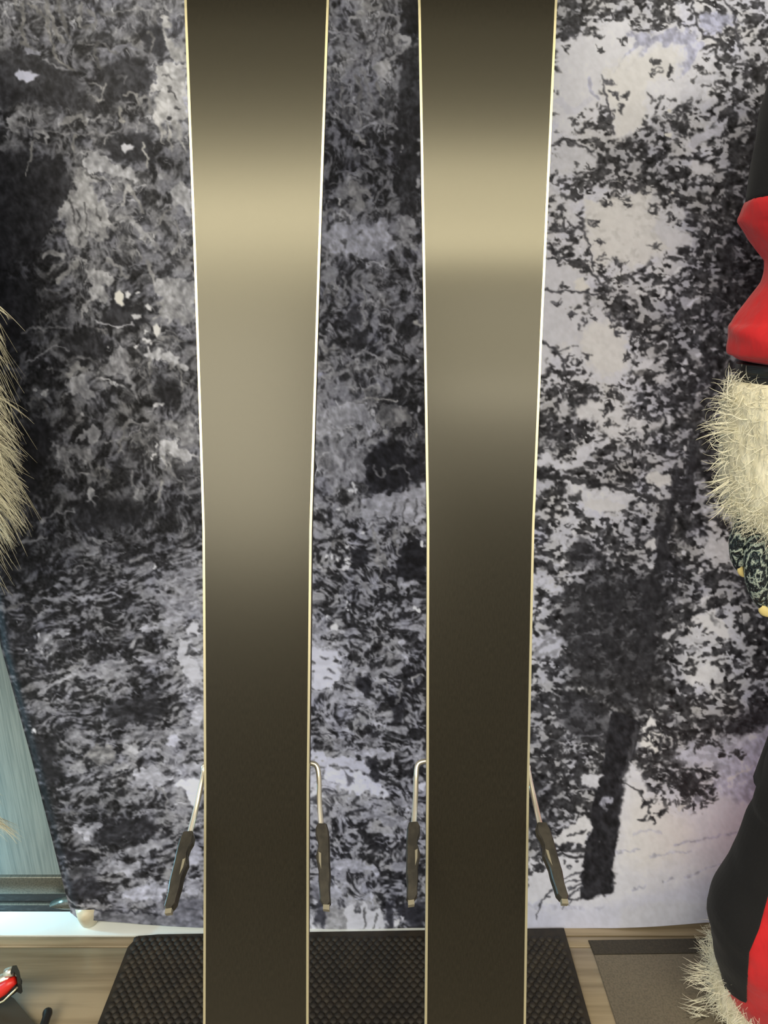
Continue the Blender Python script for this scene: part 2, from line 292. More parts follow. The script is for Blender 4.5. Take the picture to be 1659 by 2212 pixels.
# foliage textures
wx, wy = fnoise(130)*8, fnoise(130)*6
ridge = lambda n: 1-np.abs(n)*1.5
droop = warp(.8*fnoise(60)+.8*fnoise(34, 1.4, 85)+.65*fnoise(16, 1.7, 90)+.35*ridge(fnoise(26, 1.8, 95))+.5*fnoise(8.5, 1.5, 90), wx, wy)
boughs = warp(.65*fnoise(48, 1.4, 10)+.75*fnoise(22, 1.7, 15)+.75*fnoise(12, 1.5, 30)+.3*ridge(fnoise(26, 1.5, 60))+.5*fnoise(8, 1.4, 60), wx, wy)
needle = warp(.75*fnoise(44, 1.3, -5)+.85*fnoise(22, 1.4, -5)+.65*fnoise(13, 1.3, 10)+.3*fnoise(8), wx*.4, wy*.4)
flat = warp(.6*fnoise(46, 2.0, -12)+.8*fnoise(21, 2.3, -16)+.8*fnoise(11.5, 2.0, -12)+.3*ridge(fnoise(24, 2.2, -10))+.5*fnoise(8, 1.6, -10), wx*.7, wy*.7)
low = sst(1130, 1300, gy+.15*gx)*(1-sst(930, 1060, gx))
right = sst(1000, 1100, gx)
mid = sst(560, 640, gx)*(1-right)
tex = droop*(1-low)*(1-right)+(boughs*mid+flat*(1-mid))*low*(1-right)+needle*right
RK = rank(tex)
dark = (36+9*fnoise(250)*.3)*(1-right)+54*right+3*mid
light = 128*(1-right)*(1-mid)+142*mid+np.clip(112+.68*Lm, 140, 205)*right+18*low*(1-right)
dark = np.minimum(dark, Lm-10); light = np.maximum(light, Lm+22)
cov = np.clip((Lm-dark)/(light-dark), .03, .97+.15*right)
soft = (.60-.17*low-.1*mid)*(1-right)+.15*right
m = sst(-soft, soft, RK-(1-cov))
fine = fnoise(12)*7+fnoise(24)*6+fnoise(7.5)*5
V = dark+(light-dark)*m+fine*((1-right)*.9+right*.4)+right*(1-m)*(fnoise(30)*11+fnoise(15)*9)
V = V*.9+.1*Lm
T = np.zeros_like(V)                                        # tint: -1 cool .. +1 warm
T += .13*fnoise(90)-.12*(1-right)
def blob(a): return a
def win(x0, y0, x1, y1, pad):
    i0 = max(int((x0-pad-CX0)*CS), 0); i1 = min(int((x1+pad-CX0)*CS)+2, CW)
    j0 = max(int((y0-pad-CY0)*CS), 0); j1 = min(int((y1+pad-CY0)*CS)+2, CH)
    return slice(j0, max(j1, j0)), slice(i0, max(i1, i0))
grain = fnoise(24, 1.6, 75)*.7+fnoise(12, 1.5, 60)*.6+fnoise(48)*.5
grainl = fnoise(24, 1.9, -12)*.7+fnoise(12, 1.5, -10)*.6+fnoise(48)*.5
grain = grain*(1-low)+grainl*low
grain = np.clip(grain, -2, 2)
def comp(s, a, L, t):
    g = grain[s]; l = L+g*(7 if L < 80 else 15 if L < 190 else 2.5)
    V[s] += (l-V[s])*a; T[s] += (t-T[s])*a
def catmull(p, n=6):
    p = np.array(p, float)
    if len(p) < 3: return p
    q = np.vstack([2*p[0]-p[1], p, 2*p[-1]-p[-2]]); o = []
    for i in range(1, len(q)-2):
        for k in range(n):
            t = k/n
            o.append(.5*((2*q[i])+(q[i+1]-q[i-1])*t+(2*q[i-1]-5*q[i]+4*q[i+1]-q[i+2])*t*t+(3*q[i]-q[i-1]-3*q[i+1]+q[i+2])*t**3))
    o.append(p[-1]); return np.array(o)
def stroke(pts, w0, w1, L, t=0, a=1., wob=1., tex=0.):
    p = catmull(pts, 5); n = len(p); wm = max(w0, w1)
    s = win(p[:, 0].min(), p[:, 1].min(), p[:, 0].max(), p[:, 1].max(), wm+7)
    X = gx[s]+jx[s]*wob; Y = gy[s]+jy[s]*wob
    if X.size == 0: return
    best = np.full(X.shape, 1e9)
    for i in range(n-1):
        ax, ay = p[i]; bx, by = p[i+1]; dx, dy = bx-ax, by-ay; dd = dx*dx+dy*dy+1e-9
        u = np.clip(((X-ax)*dx+(Y-ay)*dy)/dd, 0, 1)
        d = np.hypot(X-ax-u*dx, Y-ay-u*dy)-.5*(w0+(w1-w0)*(i+u)/(n-1))
        best = np.minimum(best, d)
    al = (1-sst(-1.6, 1.6, best))*a
    if tex: al = al*np.clip(1-tex*(1-RK[s])*1.6, 0, 1)
    comp(s, al, L, t)
def poly(pts, L, t=0, rag=1., a=1., tex=0., fe=2.):
    p = np.array(pts, float)
    s = win(p[:, 0].min(), p[:, 1].min(), p[:, 0].max(), p[:, 1].max(), 4+5*rag)
    X = gx[s]+jx[s]*rag; Y = gy[s]+jy[s]*rag
    if X.size == 0: return
    ins = np.zeros(X.shape, bool); d = np.full(X.shape, 1e9); n = len(p)
    for i in range(n):
        ax, ay = p[i]; bx, by = p[(i+1) % n]
        c = ((ay > Y) != (by > Y)); xx = (bx-ax)*(Y-ay)/((by-ay) if by != ay else 1e-9)+ax
        ins ^= c & (X < xx)
        dx, dy = bx-ax, by-ay; u = np.clip(((X-ax)*dx+(Y-ay)*dy)/(dx*dx+dy*dy+1e-9), 0, 1)
        d = np.minimum(d, np.hypot(X-ax-u*dx, Y-ay-u*dy))
    d = np.where(ins, -d, d)
    al = (1-sst(-fe, fe, d))*a
    if tex: al = al*np.clip(1.15-tex*(1-RK[s])*1.7, 0, 1)
    comp(s, al, L, t)
def frond(x, y, w, h, L, t=.2, n=0, lean=0.):
    """snow lying over a drooping bough: a lit cap with hanging sprays under it"""
    n = n or max(3, int(w/6)); rr = np.random.RandomState(int(x*7+y*13) % 99991)
    poly([(x-w*.5, y+h*.30), (x-w*.42, y+h*.08), (x-w*.15, y-h*.06), (x+w*.15, y-h*.02), (x+w*.42, y+h*.12), (x+w*.52, y+h*.4), (x+w*.3, y+h*.75), (x, y+h*.8), (x-w*.3, y+h*.65)], 52, -.2, 1.2, .55)
    for i in range(n):
        f = (i+.5)/n-.5; sx = x+f*w; sy = y+abs(f)**1.5*h*.6+rr.uniform(-2, 2); ln = h*rr.uniform(.45, 1.)*(1-.5*abs(f))
        dx = (f*.5+lean)*ln
        stroke([(sx, sy), (sx+dx*.4+rr.uniform(-2, 2), sy+ln*.5), (sx+dx, sy+ln)], 4.6, 1.6, L*rr.uniform(.66, .92), t, .85, 1.3)
    stroke([(x-w*.5, y+h*.28), (x-w*.3, y+h*.06), (x, y-h*.04), (x+w*.28, y+h*.07), (x+w*.5, y+h*.30)], h*.10+3, h*.10+2, L, t*.5, .9, 1.6)
def tuft(x, y, rx, ry, L=55, n=0, t=0):
    rr = np.random.RandomState(int(x*5+y*17) % 99991); n = n or max(4, int(rx*ry/60))
    for i in range(n):
        a = rr.uniform(0, 6.28); r = math.sqrt(rr.uniform(0, 1)); cx = x+math.cos(a)*r*rx; cy = y+math.sin(a)*r*ry
        b = rr.uniform(-.6, .6)+math.atan2(-.3, math.cos(a)); l = rr.uniform(3.5, 8)
        stroke([(cx-math.cos(b)*l, cy-math.sin(b)*l), (cx+math.cos(b)*l, cy+math.sin(b)*l)], 6, 3, L*rr.uniform(.8, 1.25), t, .9, 1.4)
def run(txt):
    for ln in txt.strip().splitlines():
        ln = ln.split('#')[0].strip()
        if not ln: continue
        h, _, b = ln.partition(':'); h = h.split(); k = h[0]; v = [float(q) for q in h[1:]]
        P = [tuple(float(c) for c in q.split(',')) for q in b.split()]
        if k == 'S': stroke(P, v[2], v[3] if len(v) > 3 else v[2], v[0], v[1], v[4] if len(v) > 4 else .92, v[5] if len(v) > 5 else 1.)
        elif k == 'P': poly(P, v[0], v[1], v[2] if len(v) > 2 else 1., v[3] if len(v) > 3 else .95, v[4] if len(v) > 4 else 0., v[5] if len(v) > 5 else 2.)
        elif k == 'F':
            for q in P: frond(q[0], q[1], q[2], q[3], v[0]*(q[4] if len(q) > 4 else 1), v[1])
        elif k == 'D':
            for q in P: stroke([(q[0], q[1]), (q[0]+.1, q[1])], q[2], q[2], v[0], v[1])
        elif k == 'T':
            for q in P: tuft(q[0], q[1], q[2], q[3], v[0], 0, v[1] if len(v) > 1 else 0)
def finish():
    v = np.clip((V-52)*1.17+53, 9, 240); t = np.clip(T, -1, 1)
    hi = np.clip(v/200, 0, 1)
    warm = np.clip(t, 0, 1); cool = np.clip(-t, 0, 1)
    r = v*(.985+.012*warm-.04*cool); g = v*(1.003-.005*warm-.03*cool); b = v*(1.085-.085*warm+.075*cool)
    b = b+3*(1-hi)
    return np.clip(np.stack([r, g, b], -1)/255, 0, 1)

def sprinkle():
    rr = np.random.RandomState(5)
    for i in range(900):
        x = rr.uniform(-100, 1000); y = rr.uniform(-170, 2010)
        if 445 < x < 660 and y > 0 : continue
        Lc = Lm[int((y-CY0)*CS), int((x-CX0)*CS)]
        if rr.uniform() > (Lc-38)/75.: continue
        lw = low[int((y-CY0)*CS), int((x-CX0)*CS)]
        w = rr.uniform(14, 46)*(1-.25*lw); h = w*rr.uniform(.5, 1.1)*(1-.5*lw)
        L = min(Lc*rr.uniform(1.1, 1.6)+12, 180)
        frond(x, y, w, h, L, rr.uniform(-.1, .5)-.3*lw, 0, -.25*lw)

def sparks():
    rr = np.random.RandomState(9)
    for i in range(5200):
        x = rr.uniform(-100, 1700); y = rr.uniform(-170, 2000)
        if (450 < x < 655 or 930 < x < 1125) and y > 0: continue
        j = int((y-CY0)*CS); k = int((x-CX0)*CS); Lc = Lm[j, k]; lw = low[j, k]; rt = x > 1060
        if rt:
            if Lc > 150 or y > 1700+200*(x > 1300)*0: continue
            if rr.uniform() < .5:
                w = rr.uniform(3.5, 8); L = rr.uniform(125, 205); t = rr.uniform(-.2, .3)
            else:
                w = rr.uniform(5, 9); L = rr.uniform(44, 80); t = 0
            a = rr.uniform(-.5, .3); l = rr.uniform(2, 8)
        else:
            br = rr.uniform() < .66
            if br and rr.uniform() > (Lc-30)/60.: continue
            w = rr.uniform(2.2, 5.); L = min(Lc*rr.uniform(1.25, 1.85)+14, 205) if br else max(Lc*rr.uniform(.35, .6), 26)
            t = rr.uniform(-.2, .35)-.35*lw
            a = rr.uniform(-.55, .25) if rr.uniform() < .35+.6*lw else rr.uniform(.9, 2.1); l = rr.uniform(4, 13)
        dx, dy = math.cos(a)*l, math.sin(a)*l; bnd = rr.uniform(-3, 3)
        stroke([(x-dx, y-dy), (x+bnd*.5, y-abs(bnd)), (x+dx, y+dy)], w, w*.5, L, t, rr.uniform(.55, .9), 1.3)

STROKES = """
# ---- upper left spruce: dark hollows first
P 50 -.3 2 .75 0 8: 0,112 60,112 110,125 150,150 180,190 205,235 150,240 100,225 60,215 20,235 -40,230 -40,112
P 44 -.3 2 .8 0 10: -40,330 50,330 120,345 155,380 150,430 120,470 90,520 60,560 -40,600
P 52 -.3 1.5 .8 0 6: 315,52 340,58 355,80 358,112 340,122 310,100 300,70
P 46 -.3 1.5 .8 0 5: 235,297 262,290 330,290 335,350 300,348 245,345 232,325
P 50 -.2 1.5 .7 0 6: 250,125 320,125 330,190 300,205 262,215 235,235 200,190 225,150
P 36 -.4 2 .85 0 12: -40,600 60,600 90,660 70,720 30,760 -40,800
P 40 -.3 2 .7 0 8: 150,720 215,715 232,770 180,790 140,780 120,740
P 45 -.3 2 .75 0 6: 250,640 300,665 330,690 290,710 240,705 220,690
P 40 -.3 1.5 .75 0 6: 340,815 385,820 390,860 350,865 330,840
P 36 -.5 2 .85 0 10: 60,900 110,905 125,950 100,1010 70,1090 40,1040
P 44 -.3 2 .7 0 8: 150,1090 270,1070 330,1110 300,1140 160,1140
# snow patch glimpses
P 192 -.6 .8: 33,162 42,148 60,152 84,161 72,172 56,179 40,172
P 205 0 .5: 261,312 268,309 274,314 282,311 289,316 284,322 276,324 270,330 264,322
P 232 .9 .4 1: 248,633 258,627 266,636 263,650 268,659 262,663 252,655 246,645
P 225 .3 .4: 270,632 276,628 283,636 277,645 270,642
P 226 .6 .4: 330,706 338,700 347,707 345,720 338,729 331,718
P 210 .3 .4: 311,660 320,655 327,665 325,672 317,668
P 200 .2 .5: 283,680 292,679 306,681 307,688 290,690
P 190 0 .5: 338,629 348,626 350,636 341,640
D 205 .2: 297,633,6 315,719,6 293,747,7 317,735,8 320,752,8 323,742,5 335,962,7 328,990,8 333,983,6 232,749,5
D 170 .1: 75,843,11 94,850,12 98,843,8 180,895,10 340,875,14 350,874,10
# long branches
S 128 .1 3 3: 10,276 60,272 110,283 150,290 200,288 245,283 285,274 330,280
S 120 0 4 4: 95,128 120,142 140,152 158,155
S 175 0 4 4: 208,692 240,704 262,706 285,697
S 150 0 3 2: 55,783 80,772 100,758 120,748 150,757
S 170 .1 5 2: 210,812 232,824 255,832 270,836
S 150 .1 3 2: 228,955 250,952 270,942 300,930 330,924
S 110 .1 4 3: 45,722 70,708 90,712 110,705 150,708
S 105 .2 3 2: 110,965 112,975 106,990
# olive drapes at top left
S 122 .7 7 5: 62,8 80,20 95,32 104,60 112,95 120,118 132,135 150,150 160,155
S 108 .7 9 6: 48,8 50,45 48,75 60,100 75,110
S 118 .6 12 7: 100,0 108,30 118,60 128,85 140,95
S 100 .6 10 6: 125,0 135,40 150,80
S 112 .5 8 5: 175,10 172,50 180,60 200,55
S 110 .5 7 5: 215,90 205,110 212,140 215,150
S 118 .6 6 4: 30,0 38,20 60,30
S 105 .4 8 5: 190,20 205,40 200,65
S 118 .3 5 4: 215,28 240,32 270,22 310,18
S 108 .4 6 4: 165,90 185,92 210,95
S 125 -.4 14 8: 58,112 68,112 84,112
S 130 -.3 12 8: 250,108 275,98 295,108
S 120 .3 8 6: 222,95 238,105 250,115
S 135 .5 5 3: 192,178 205,182 220,190
S 150 .6 5 3: 226,180 224,200 212,218
S 110 0 8 5: 255,170 268,165 270,180
# bright draped bough by the first ski
P 172 .5 1.6 .95 .2: 340,42 352,36 368,45 372,58 358,60 366,80 380,95 393,103 400,120 400,135 380,132 366,124 360,100 352,72
P 186 .4 1.8 .95 .15: 345,138 362,134 400,140 402,200 404,240 398,262 380,262 360,258 340,268 330,262 331,245 338,215 350,190 338,200 325,202 322,195 338,170
S 165 .6 7 3: 345,266 352,290 350,310
S 160 .6 7 3: 360,266 366,300 372,325
S 165 .5 7 3: 384,266 392,300 402,330
S 150 .5 7 3: 376,262 382,290
S 80 .3 5 3: 365,190 378,205 382,215
S 85 .3 4 3: 350,165 362,160 372,170
S 70 .2 5 3: 378,230 388,240
D 60 0: 365,253,8
S 138 .6 8 5: 268,205 280,200 292,202 296,225
S 140 .8 6 4: 258,228 262,250 265,266
S 135 .4 8 5: 300,220 310,208 322,212 325,240
S 118 .5 8 5: 322,70 330,80 325,110
S 135 0 14 8: 20,262 40,246 62,250
S 140 .1 10 6: 18,256 25,274 40,280
S 130 .4 12 6: 138,268 150,256 180,252 185,262
S 140 .1 8 5: 200,262 215,252 228,258 235,248
S 150 .2 10 6: 84,298 78,290 96,285 102,308
S 130 .6 6 3: 68,305 66,335 55,378
S 120 .6 5 3: 160,295 158,330
S 150 .4 4 3: 226,312 228,302 235,300
S 165 .8 5 3: 308,310 315,335 322,360
# big drooping clump
P 168 .1 1.6 .9 .15: 178,352 188,338 205,328 212,334 232,338 240,345 230,350 258,360 285,370 296,378 292,392 268,390 250,385 238,378 222,368 200,366 185,372
P 160 .3 1.8 .9 .2: 165,372 175,360 188,378 230,380 244,392 215,396 198,402 210,418 218,430 228,450 235,470 250,490 245,498 232,492 225,520 212,525 200,505 190,500 180,528 168,540 150,520 140,500 142,470 128,480 124,462 135,430 150,418 160,410 155,400
S 80 .3 6 4: 185,370 200,386 222,392
S 75 .3 5 3: 150,430 158,460 165,490
S 78 .3 5 3: 180,440 188,470 184,500
S 80 .3 5 3: 208,450 215,475
S 95 .2 5 3: 168,455 172,500 170,530
S 150 .4 9 5: 278,405 270,430 262,445
S 140 .5 8 5: 285,410 300,440 308,460
S 155 .2 9 6: 252,468 275,470 292,482 306,500 322,515 345,540
S 150 .1 12 8: 345,380 355,375 362,385
P 168 .2 1.4 .9 .1: 372,405 385,392 400,398 408,412 412,425 412,470 402,455 390,440 378,445 370,425
S 130 .5 7 4: 345,480 355,465 370,450
S 125 .4 7 4: 380,480 388,520 375,550
S 140 .3 12 6: 98,552 112,545 135,552
S 120 .2 9 5: 102,590 120,575 140,560
S 140 .4 10 6: 128,605 140,590 160,572 168,560
P 165 .2 1.6 .92 .2: 182,600 190,586 205,582 225,588 240,598 245,610 228,612 238,640 225,650 212,642 205,640 190,665 178,682 170,690 182,655 195,640 200,620 190,615
S 130 .3 10 5: 232,560 255,575 262,590 275,600
S 140 .4 12 6: 320,565 328,590 330,615
P 160 .2 1.6 .92 .25: 328,610 345,604 380,606 418,610 418,690 405,700 380,690 350,695 340,660 355,640 335,630
S 150 .4 8 5: 350,655 345,680 330,690
S 120 .3 9 4: 345,730 380,735 400,735
# fan clumps mid left
P 140 0 1.6 .9 .3: 232,780 245,760 262,752 275,760 282,800 292,840 300,870 285,845 268,815 250,808 230,812
P 176 .1 1.5 .95 .1: 310,765 322,755 345,757 368,755 380,770 395,785 412,790 408,796 392,794 378,798 366,785 352,775 330,768 322,782 316,775
S 130 .4 5 3: 322,775 326,800 322,815
S 130 .4 5 3: 370,785 376,800
S 140 .4 5 3: 388,790 392,830 394,845
S 130 .3 14 8: 150,810 165,795 185,800
P 150 0 1.6 .9 .25: 145,830 160,810 180,812 188,820 200,845 198,858 170,855 155,848
S 100 .1 10 6: 150,778 170,772 195,778 225,790
P 160 0 1.5 .92 .2: 158,962 170,938 182,928 195,918 225,930 215,945 200,965 188,942 172,955
P 140 0 1.6 .9 .3: 108,948 118,958 150,968 200,970 190,990 182,1008 172,985 150,990 165,1040 140,1012 122,995 115,970
S 120 .2 8 4: 265,925 280,912 300,915
S 130 .3 6 4: 255,975 265,945 270,930
P 186 .1 1.4 .95 .1: 345,955 358,948 380,955 405,975 422,985 415,995 395,996 375,985 362,975 355,985 350,1000 345,985
S 150 .4 6 3: 352,985 358,1010 352,1015
S 130 .3 6 4: 362,975 372,1020 378,1030
P 150 .1 1.6 .9 .3: 385,935 400,900 412,890 420,900 425,945 410,960 395,955 360,925 352,915 370,905
S 140 .1 7 4: 285,1020 290,1060 297,1078
S 140 .5 6 3: 350,1040 345,1060 338,1085
S 120 .2 6 4: 395,1030 400,1060 410,1075
P 158 .2 1.4 .92 .2: 186,1065 192,1055 205,1058 212,1068 218,1075 205,1072 204,1090 195,1082 188,1078
S 135 .1 5 3: 170,1025 190,1022 210,1025
S 130 .1 6 3: 90,1130 105,1115 130,1108 160,1105
S 125 .2 7 4: 50,1172 75,1165 100,1160
# lower left: sloping snowy layers
P 150 .1 1.6 .9 .3: 185,1165 205,1160 225,1165 240,1178 225,1175 205,1172
P 150 -.1 1.5 .9 .15: 184,1190 198,1182 212,1188 205,1198 190,1200
S 125 .2 7 4: 280,1212 300,1205 312,1200
S 120 .1 6 4: 160,1238 175,1225 190,1228
D 200 .1: 332,1226,13
P 150 -.2 2 .85 .4: 340,1250 370,1230 400,1225 430,1190 435,1240 420,1270 432,1290 430,1340 400,1330 380,1345 350,1330 345,1300 370,1280 350,1265
S 155 -.2 8 5: 172,1292 195,1290 215,1286 240,1282 262,1288
S 130 -.1 6 4: 70,1298 100,1292 130,1295 160,1302
S 110 .4 7 5: 0,1312 20,1314 45,1305 65,1308 78,1325
P 168 -.1 1.4 .92 .2: 118,1370 125,1360 140,1355 152,1362 142,1368 130,1375
P 160 0 1.6 .9 .3: 78,1370 88,1370 100,1372 120,1385 98,1390 92,1400 98,1425 112,1400 108,1420 100,1425 88,1415 82,1395
D 205 .1: 83,1370,9 211,1383,7 76,1580,10 56,1407,7
P 175 -.2 1.4 .92 .15: 298,1358 315,1352 345,1345 365,1332 395,1330 380,1342 350,1352 325,1362 310,1365
S 135 .1 6 4: 285,1400 295,1380 310,1370
P 195 -.1 1.2 .95 .05: 405,1355 418,1346 430,1350 436,1370 425,1378 418,1362 408,1370
P 190 -.1 1.6 .92 .15: 385,1380 398,1375 412,1388 402,1400 410,1425 425,1430 436,1470 420,1480 405,1460 395,1450 386,1410
P 185 -.2 1.6 .92 .1: 412,1530 425,1520 440,1520 440,1600 425,1600 415,1570
P 150 -.1 1.5 .9 .2: 170,1425 182,1422 190,1432 178,1438
P 155 -.1 1.6 .9 .3: 205,1440 235,1428 262,1420 278,1425 275,1445 250,1448 225,1450
P 150 -.2 1.6 .9 .3: 285,1418 310,1415 345,1408 380,1400 370,1412 345,1428 325,1435 295,1428
P 150 -.1 1.7 .9 .3: 140,1455 165,1445 200,1452 240,1450 290,1455 270,1470 220,1465 180,1462 150,1462
S 150 -.1 9 5: 88,1495 105,1485 130,1470 150,1460
S 130 -.2 6 4: 200,1485 220,1478 232,1470
S 140 -.2 8 4: 240,1490 262,1470 285,1482
S 130 -.1 9 5: 92,1530 115,1532 122,1540
S 110 -.2 6 4: 60,1527 80,1522 95,1518
S 125 -.1 6 4: 78,1568 100,1556 120,1546
P 46 -.3 2 .7 0 8: 230,1520 330,1500 370,1525 330,1560 260,1565 220,1545
P 40 -.3 2 .75 0 8: 70,1590 120,1600 130,1680 110,1700 80,1640
P 135 -.1 1.8 .85 .35: 135,1590 160,1560 170,1575 200,1575 190,1600 165,1610 150,1620
P 140 -.1 1.8 .85 .35: 240,1600 280,1575 330,1570 400,1575 440,1560 440,1590 400,1600 350,1602 300,1598 260,1605
P 185 -.4 1.5 .95 .05: 360,1600 375,1590 395,1590 385,1602 370,1608
P 172 0 1.5 .92 .15: 262,1620 275,1605 295,1612 302,1620 285,1630 270,1628
P 130 .4 1.7 .9 .3: 175,1640 190,1620 215,1610 240,1612 250,1630 245,1650 215,1650 200,1640
P 150 0 1.6 .92 .2: 153,1660 165,1648 182,1645 188,1660 178,1672 165,1670
P 158 .1 1.5 .92 .2: 238,1668 250,1650 272,1645 278,1655 262,1665 250,1675
P 175 -.2 1.5 .95 .12: 280,1690 300,1665 320,1655 340,1652 350,1668 380,1675 372,1685 345,1690 330,1700 310,1690 290,1695
P 215 -.5 1.2 .97 .03: 380,1695 392,1682 415,1680 436,1685 440,1700 428,1710 435,1740 420,1750 412,1725 400,1705 385,1706
P 165 -.2 1.6 .92 .15: 395,1650 420,1645 438,1650 436,1678 420,1668 405,1672
S 120 .2 7 5: 345,1700 358,1720 362,1760
S 135 -.1 7 4: 125,1704 140,1700 152,1702
S 130 -.1 8 4: 180,1712 195,1702 212,1700
P 150 -.1 1.5 .9 .2: 128,1735 140,1728 150,1733 140,1738
P 165 -.2 1.6 .92 .2: 158,1790 165,1782 195,1780 222,1775 212,1790 198,1795 195,1815 180,1808 165,1800
P 44 -.3 2 .8 0 8: 225,1775 330,1765 345,1790 310,1815 240,1825 200,1820
P 150 -.1 1.8 .92 .25: 258,1840 280,1830 310,1820 340,1810 375,1808 350,1828 330,1840 300,1850 275,1845
S 120 -.1 4 3: 110,1822 130,1815 150,1812
S 130 .1 5 4: 122,1850 140,1855 150,1862
P 38 -.5 2 .8 0 8: 120,1830 200,1845 215,1860 150,1862 122,1850
P 160 -.2 1.8 .92 .2: 225,1878 250,1862 285,1860 310,1865 300,1885 270,1890 240,1885
P 105 -.1 2 .8 .3: 130,1895 160,1875 200,1870 215,1895 170,1900
P 44 -.5 2 .8 0 8: 135,1900 200,1900 230,1920 200,1945 150,1940
P 182 -.4 2 .92 .25: 262,1930 280,1915 310,1905 350,1908 370,1900 362,1930 340,1945 300,1945 270,1950
P 175 -.4 1.8 .9 .25: 380,1860 400,1830 430,1820 438,1850 410,1880 395,1900
P 170 -.3 1.8 .9 .25: 395,1925 412,1895 432,1900 438,1930 420,1935
P 140 .1 1.8 .9 .3: 190,1960 215,1945 240,1950 235,1968 200,1975 165,1975 160,1965
S 150 .2 5 3: 140,1940 155,1950 170,1955 185,1958
P 118 -.2 1.5 .85 .25: 160,1975 220,1970 290,1972 360,1978 440,1945 440,2010 300,2000 170,1992
S 40 -.6 4 3: 180,1968 250,1972 310,1974 350,1978
P 118 -.5 1 .8 .1: 375,1945 440,1940 440,2010 380,2005
# ---- strip between the skis
P 30 -.6 1.5 .92 0 5: 876,0 905,0 912,60 905,80 880,75 862,78 858,60 874,40
P 42 -.2 1.5 .7 0 6: 866,110 885,100 905,110 915,300 905,420 890,480 870,500 860,400 850,320 860,230
S 140 .3 12 8: 790,8 800,18 812,22 820,12
S 130 .3 6 4: 760,36 775,28 785,32 770,40
S 135 .1 8 5: 822,32 845,30 855,42 860,60 850,75
S 150 -.1 9 6: 712,68 730,72 745,70 760,80 775,100 785,120
S 145 0 9 6: 735,85 745,105 765,120 780,135
P 176 .3 1.5 .95 .1: 810,135 830,128 845,135 842,160 835,172 815,165 808,150
S 150 .2 12 7: 855,90 862,82 885,85 875,100 860,120 845,130
S 160 .2 5 3: 790,108 795,120
S 140 .1 10 7: 780,150 790,170 800,200 802,235
S 130 .4 8 5: 770,165 780,190 775,230 780,265
S 145 .5 7 4: 815,180 825,205 830,215
S 130 .4 6 4: 735,190 738,210 740,230
S 130 .2 7 4: 820,230 832,260 830,300
S 150 .2 6 4: 705,238 725,250 740,262 755,275
S 150 .6 6 4: 762,282 775,300 790,312
S 150 .2 5 3: 772,318 780,330 800,340 815,340
S 150 .2 8 8: 840,262 848,270 855,278
D 150 .2: 846,307,10 866,315,8 866,325,7 905,298,8 902,332,8
S 140 .2 14 10: 806,355 812,360
S 200 .4 5 5: 729,432 732,442
S 150 .1 10 6: 752,390 765,385 778,390
P 150 .4 1.5 .9 .2: 750,400 770,392 785,400 800,415 805,425 785,420 780,450 770,455 760,430
S 120 -.2 7 5: 725,375 745,370 765,375
S 125 .2 6 4: 812,430 825,412 840,405 850,420
S 140 .3 12 6: 693,465 712,450 720,455
S 165 .2 8 8: 905,390 902,400
P 178 -.2 1.8 .95 .2: 698,500 715,490 730,480 755,478 780,485 800,490 812,480 830,478 845,500 855,520 845,540 825,540 815,560 800,545 790,560 765,545 745,560 740,540 720,545 700,520
P 150 .1 1.8 .9 .3: 860,470 880,468 900,480 905,500 885,495 900,530 885,540 870,520 862,500
S 90 0 6 4: 742,520 748,535
S 90 0 5 4: 770,510 780,500
S 130 .2 7 5: 740,600 745,620 738,640
S 140 .3 6 4: 780,600 790,640 785,665
S 130 .2 6 4: 720,635 735,650 750,655
P 56 -.3 1.3 .8 0 4: 750,680 765,662 780,680 782,695 760,700
P 46 -.2 1.5 .8 0 5: 758,710 795,715 792,750 770,758 757,740
P 44 -.2 1.5 .7 0 6: 860,690 880,700 895,720 880,745 862,720
S 140 .2 6 4: 785,670 790,700 780,710
S 165 .8 5 3: 898,695 905,706 915,705
S 150 .1 8 6: 825,700 845,710 855,735
S 150 .1 7 4: 680,700 690,720 705,735
S 150 .3 14 10: 690,740 700,750 705,758
S 150 .1 6 4: 760,770 790,762 810,770
S 150 .2 6 4: 770,792 800,790 830,775
S 145 .1 6 5: 832,755 840,742 850,742
S 150 -.7 14 9: 688,808 705,812
S 140 .1 9 5: 700,815 740,802 758,810 770,840
S 125 .1 9 5: 820,800 830,820 845,850
D 170 .1: 905,880,9 903,782,9 890,892,5
D 215 0: 762,1017,14 763,996,8 765,1050,10 758,1060,9 767,1060,8 900,1016,8 688,1097,6 727,1097,8
D 140 .9: 900,940,6
P 168 -.1 2 .93 .3: 680,890 700,875 730,880 755,865 775,870 800,890 810,930 815,945 795,940 780,920 765,900 750,930 730,940 715,920 690,945 683,930
S 165 .7 5 4: 790,862 820,862 855,864
P 130 .4 1.8 .9 .35: 820,880 850,870 880,880 890,900 885,925 870,915 840,930 822,925 815,900
P 150 -.1 2.2 .9 .35: 683,970 700,950 730,965 760,955 790,970 800,985 785,1000 790,1030 765,1045 740,1030 720,1050 700,1020 685,1010
P 34 -.7 1.5 .9 0 6: 800,965 870,950 880,985 918,1000 918,1030 880,1048 830,1060 795,1062 790,1020
S 110 .2 6 4: 806,1005 815,1025 830,1030 828,1012
S 110 .2 6 4: 845,1012 870,1004 880,1030 888,1035
P 165 -.2 1.8 .95 .2: 782,1085 795,1072 810,1065 840,1068 870,1060 900,1048 918,1040 920,1075 918,1120 890,1140 860,1110 840,1130 820,1110 790,1130 775,1110
S 90 0 5 3: 880,1080 870,1110 865,1140
S 90 0 5 3: 900,1080 895,1130
S 90 0 5 3: 850,1090 845,1130
P 34 -.6 1.5 .9 0 5: 880,1170 918,1165 920,1250 890,1255 862,1250 850,1215
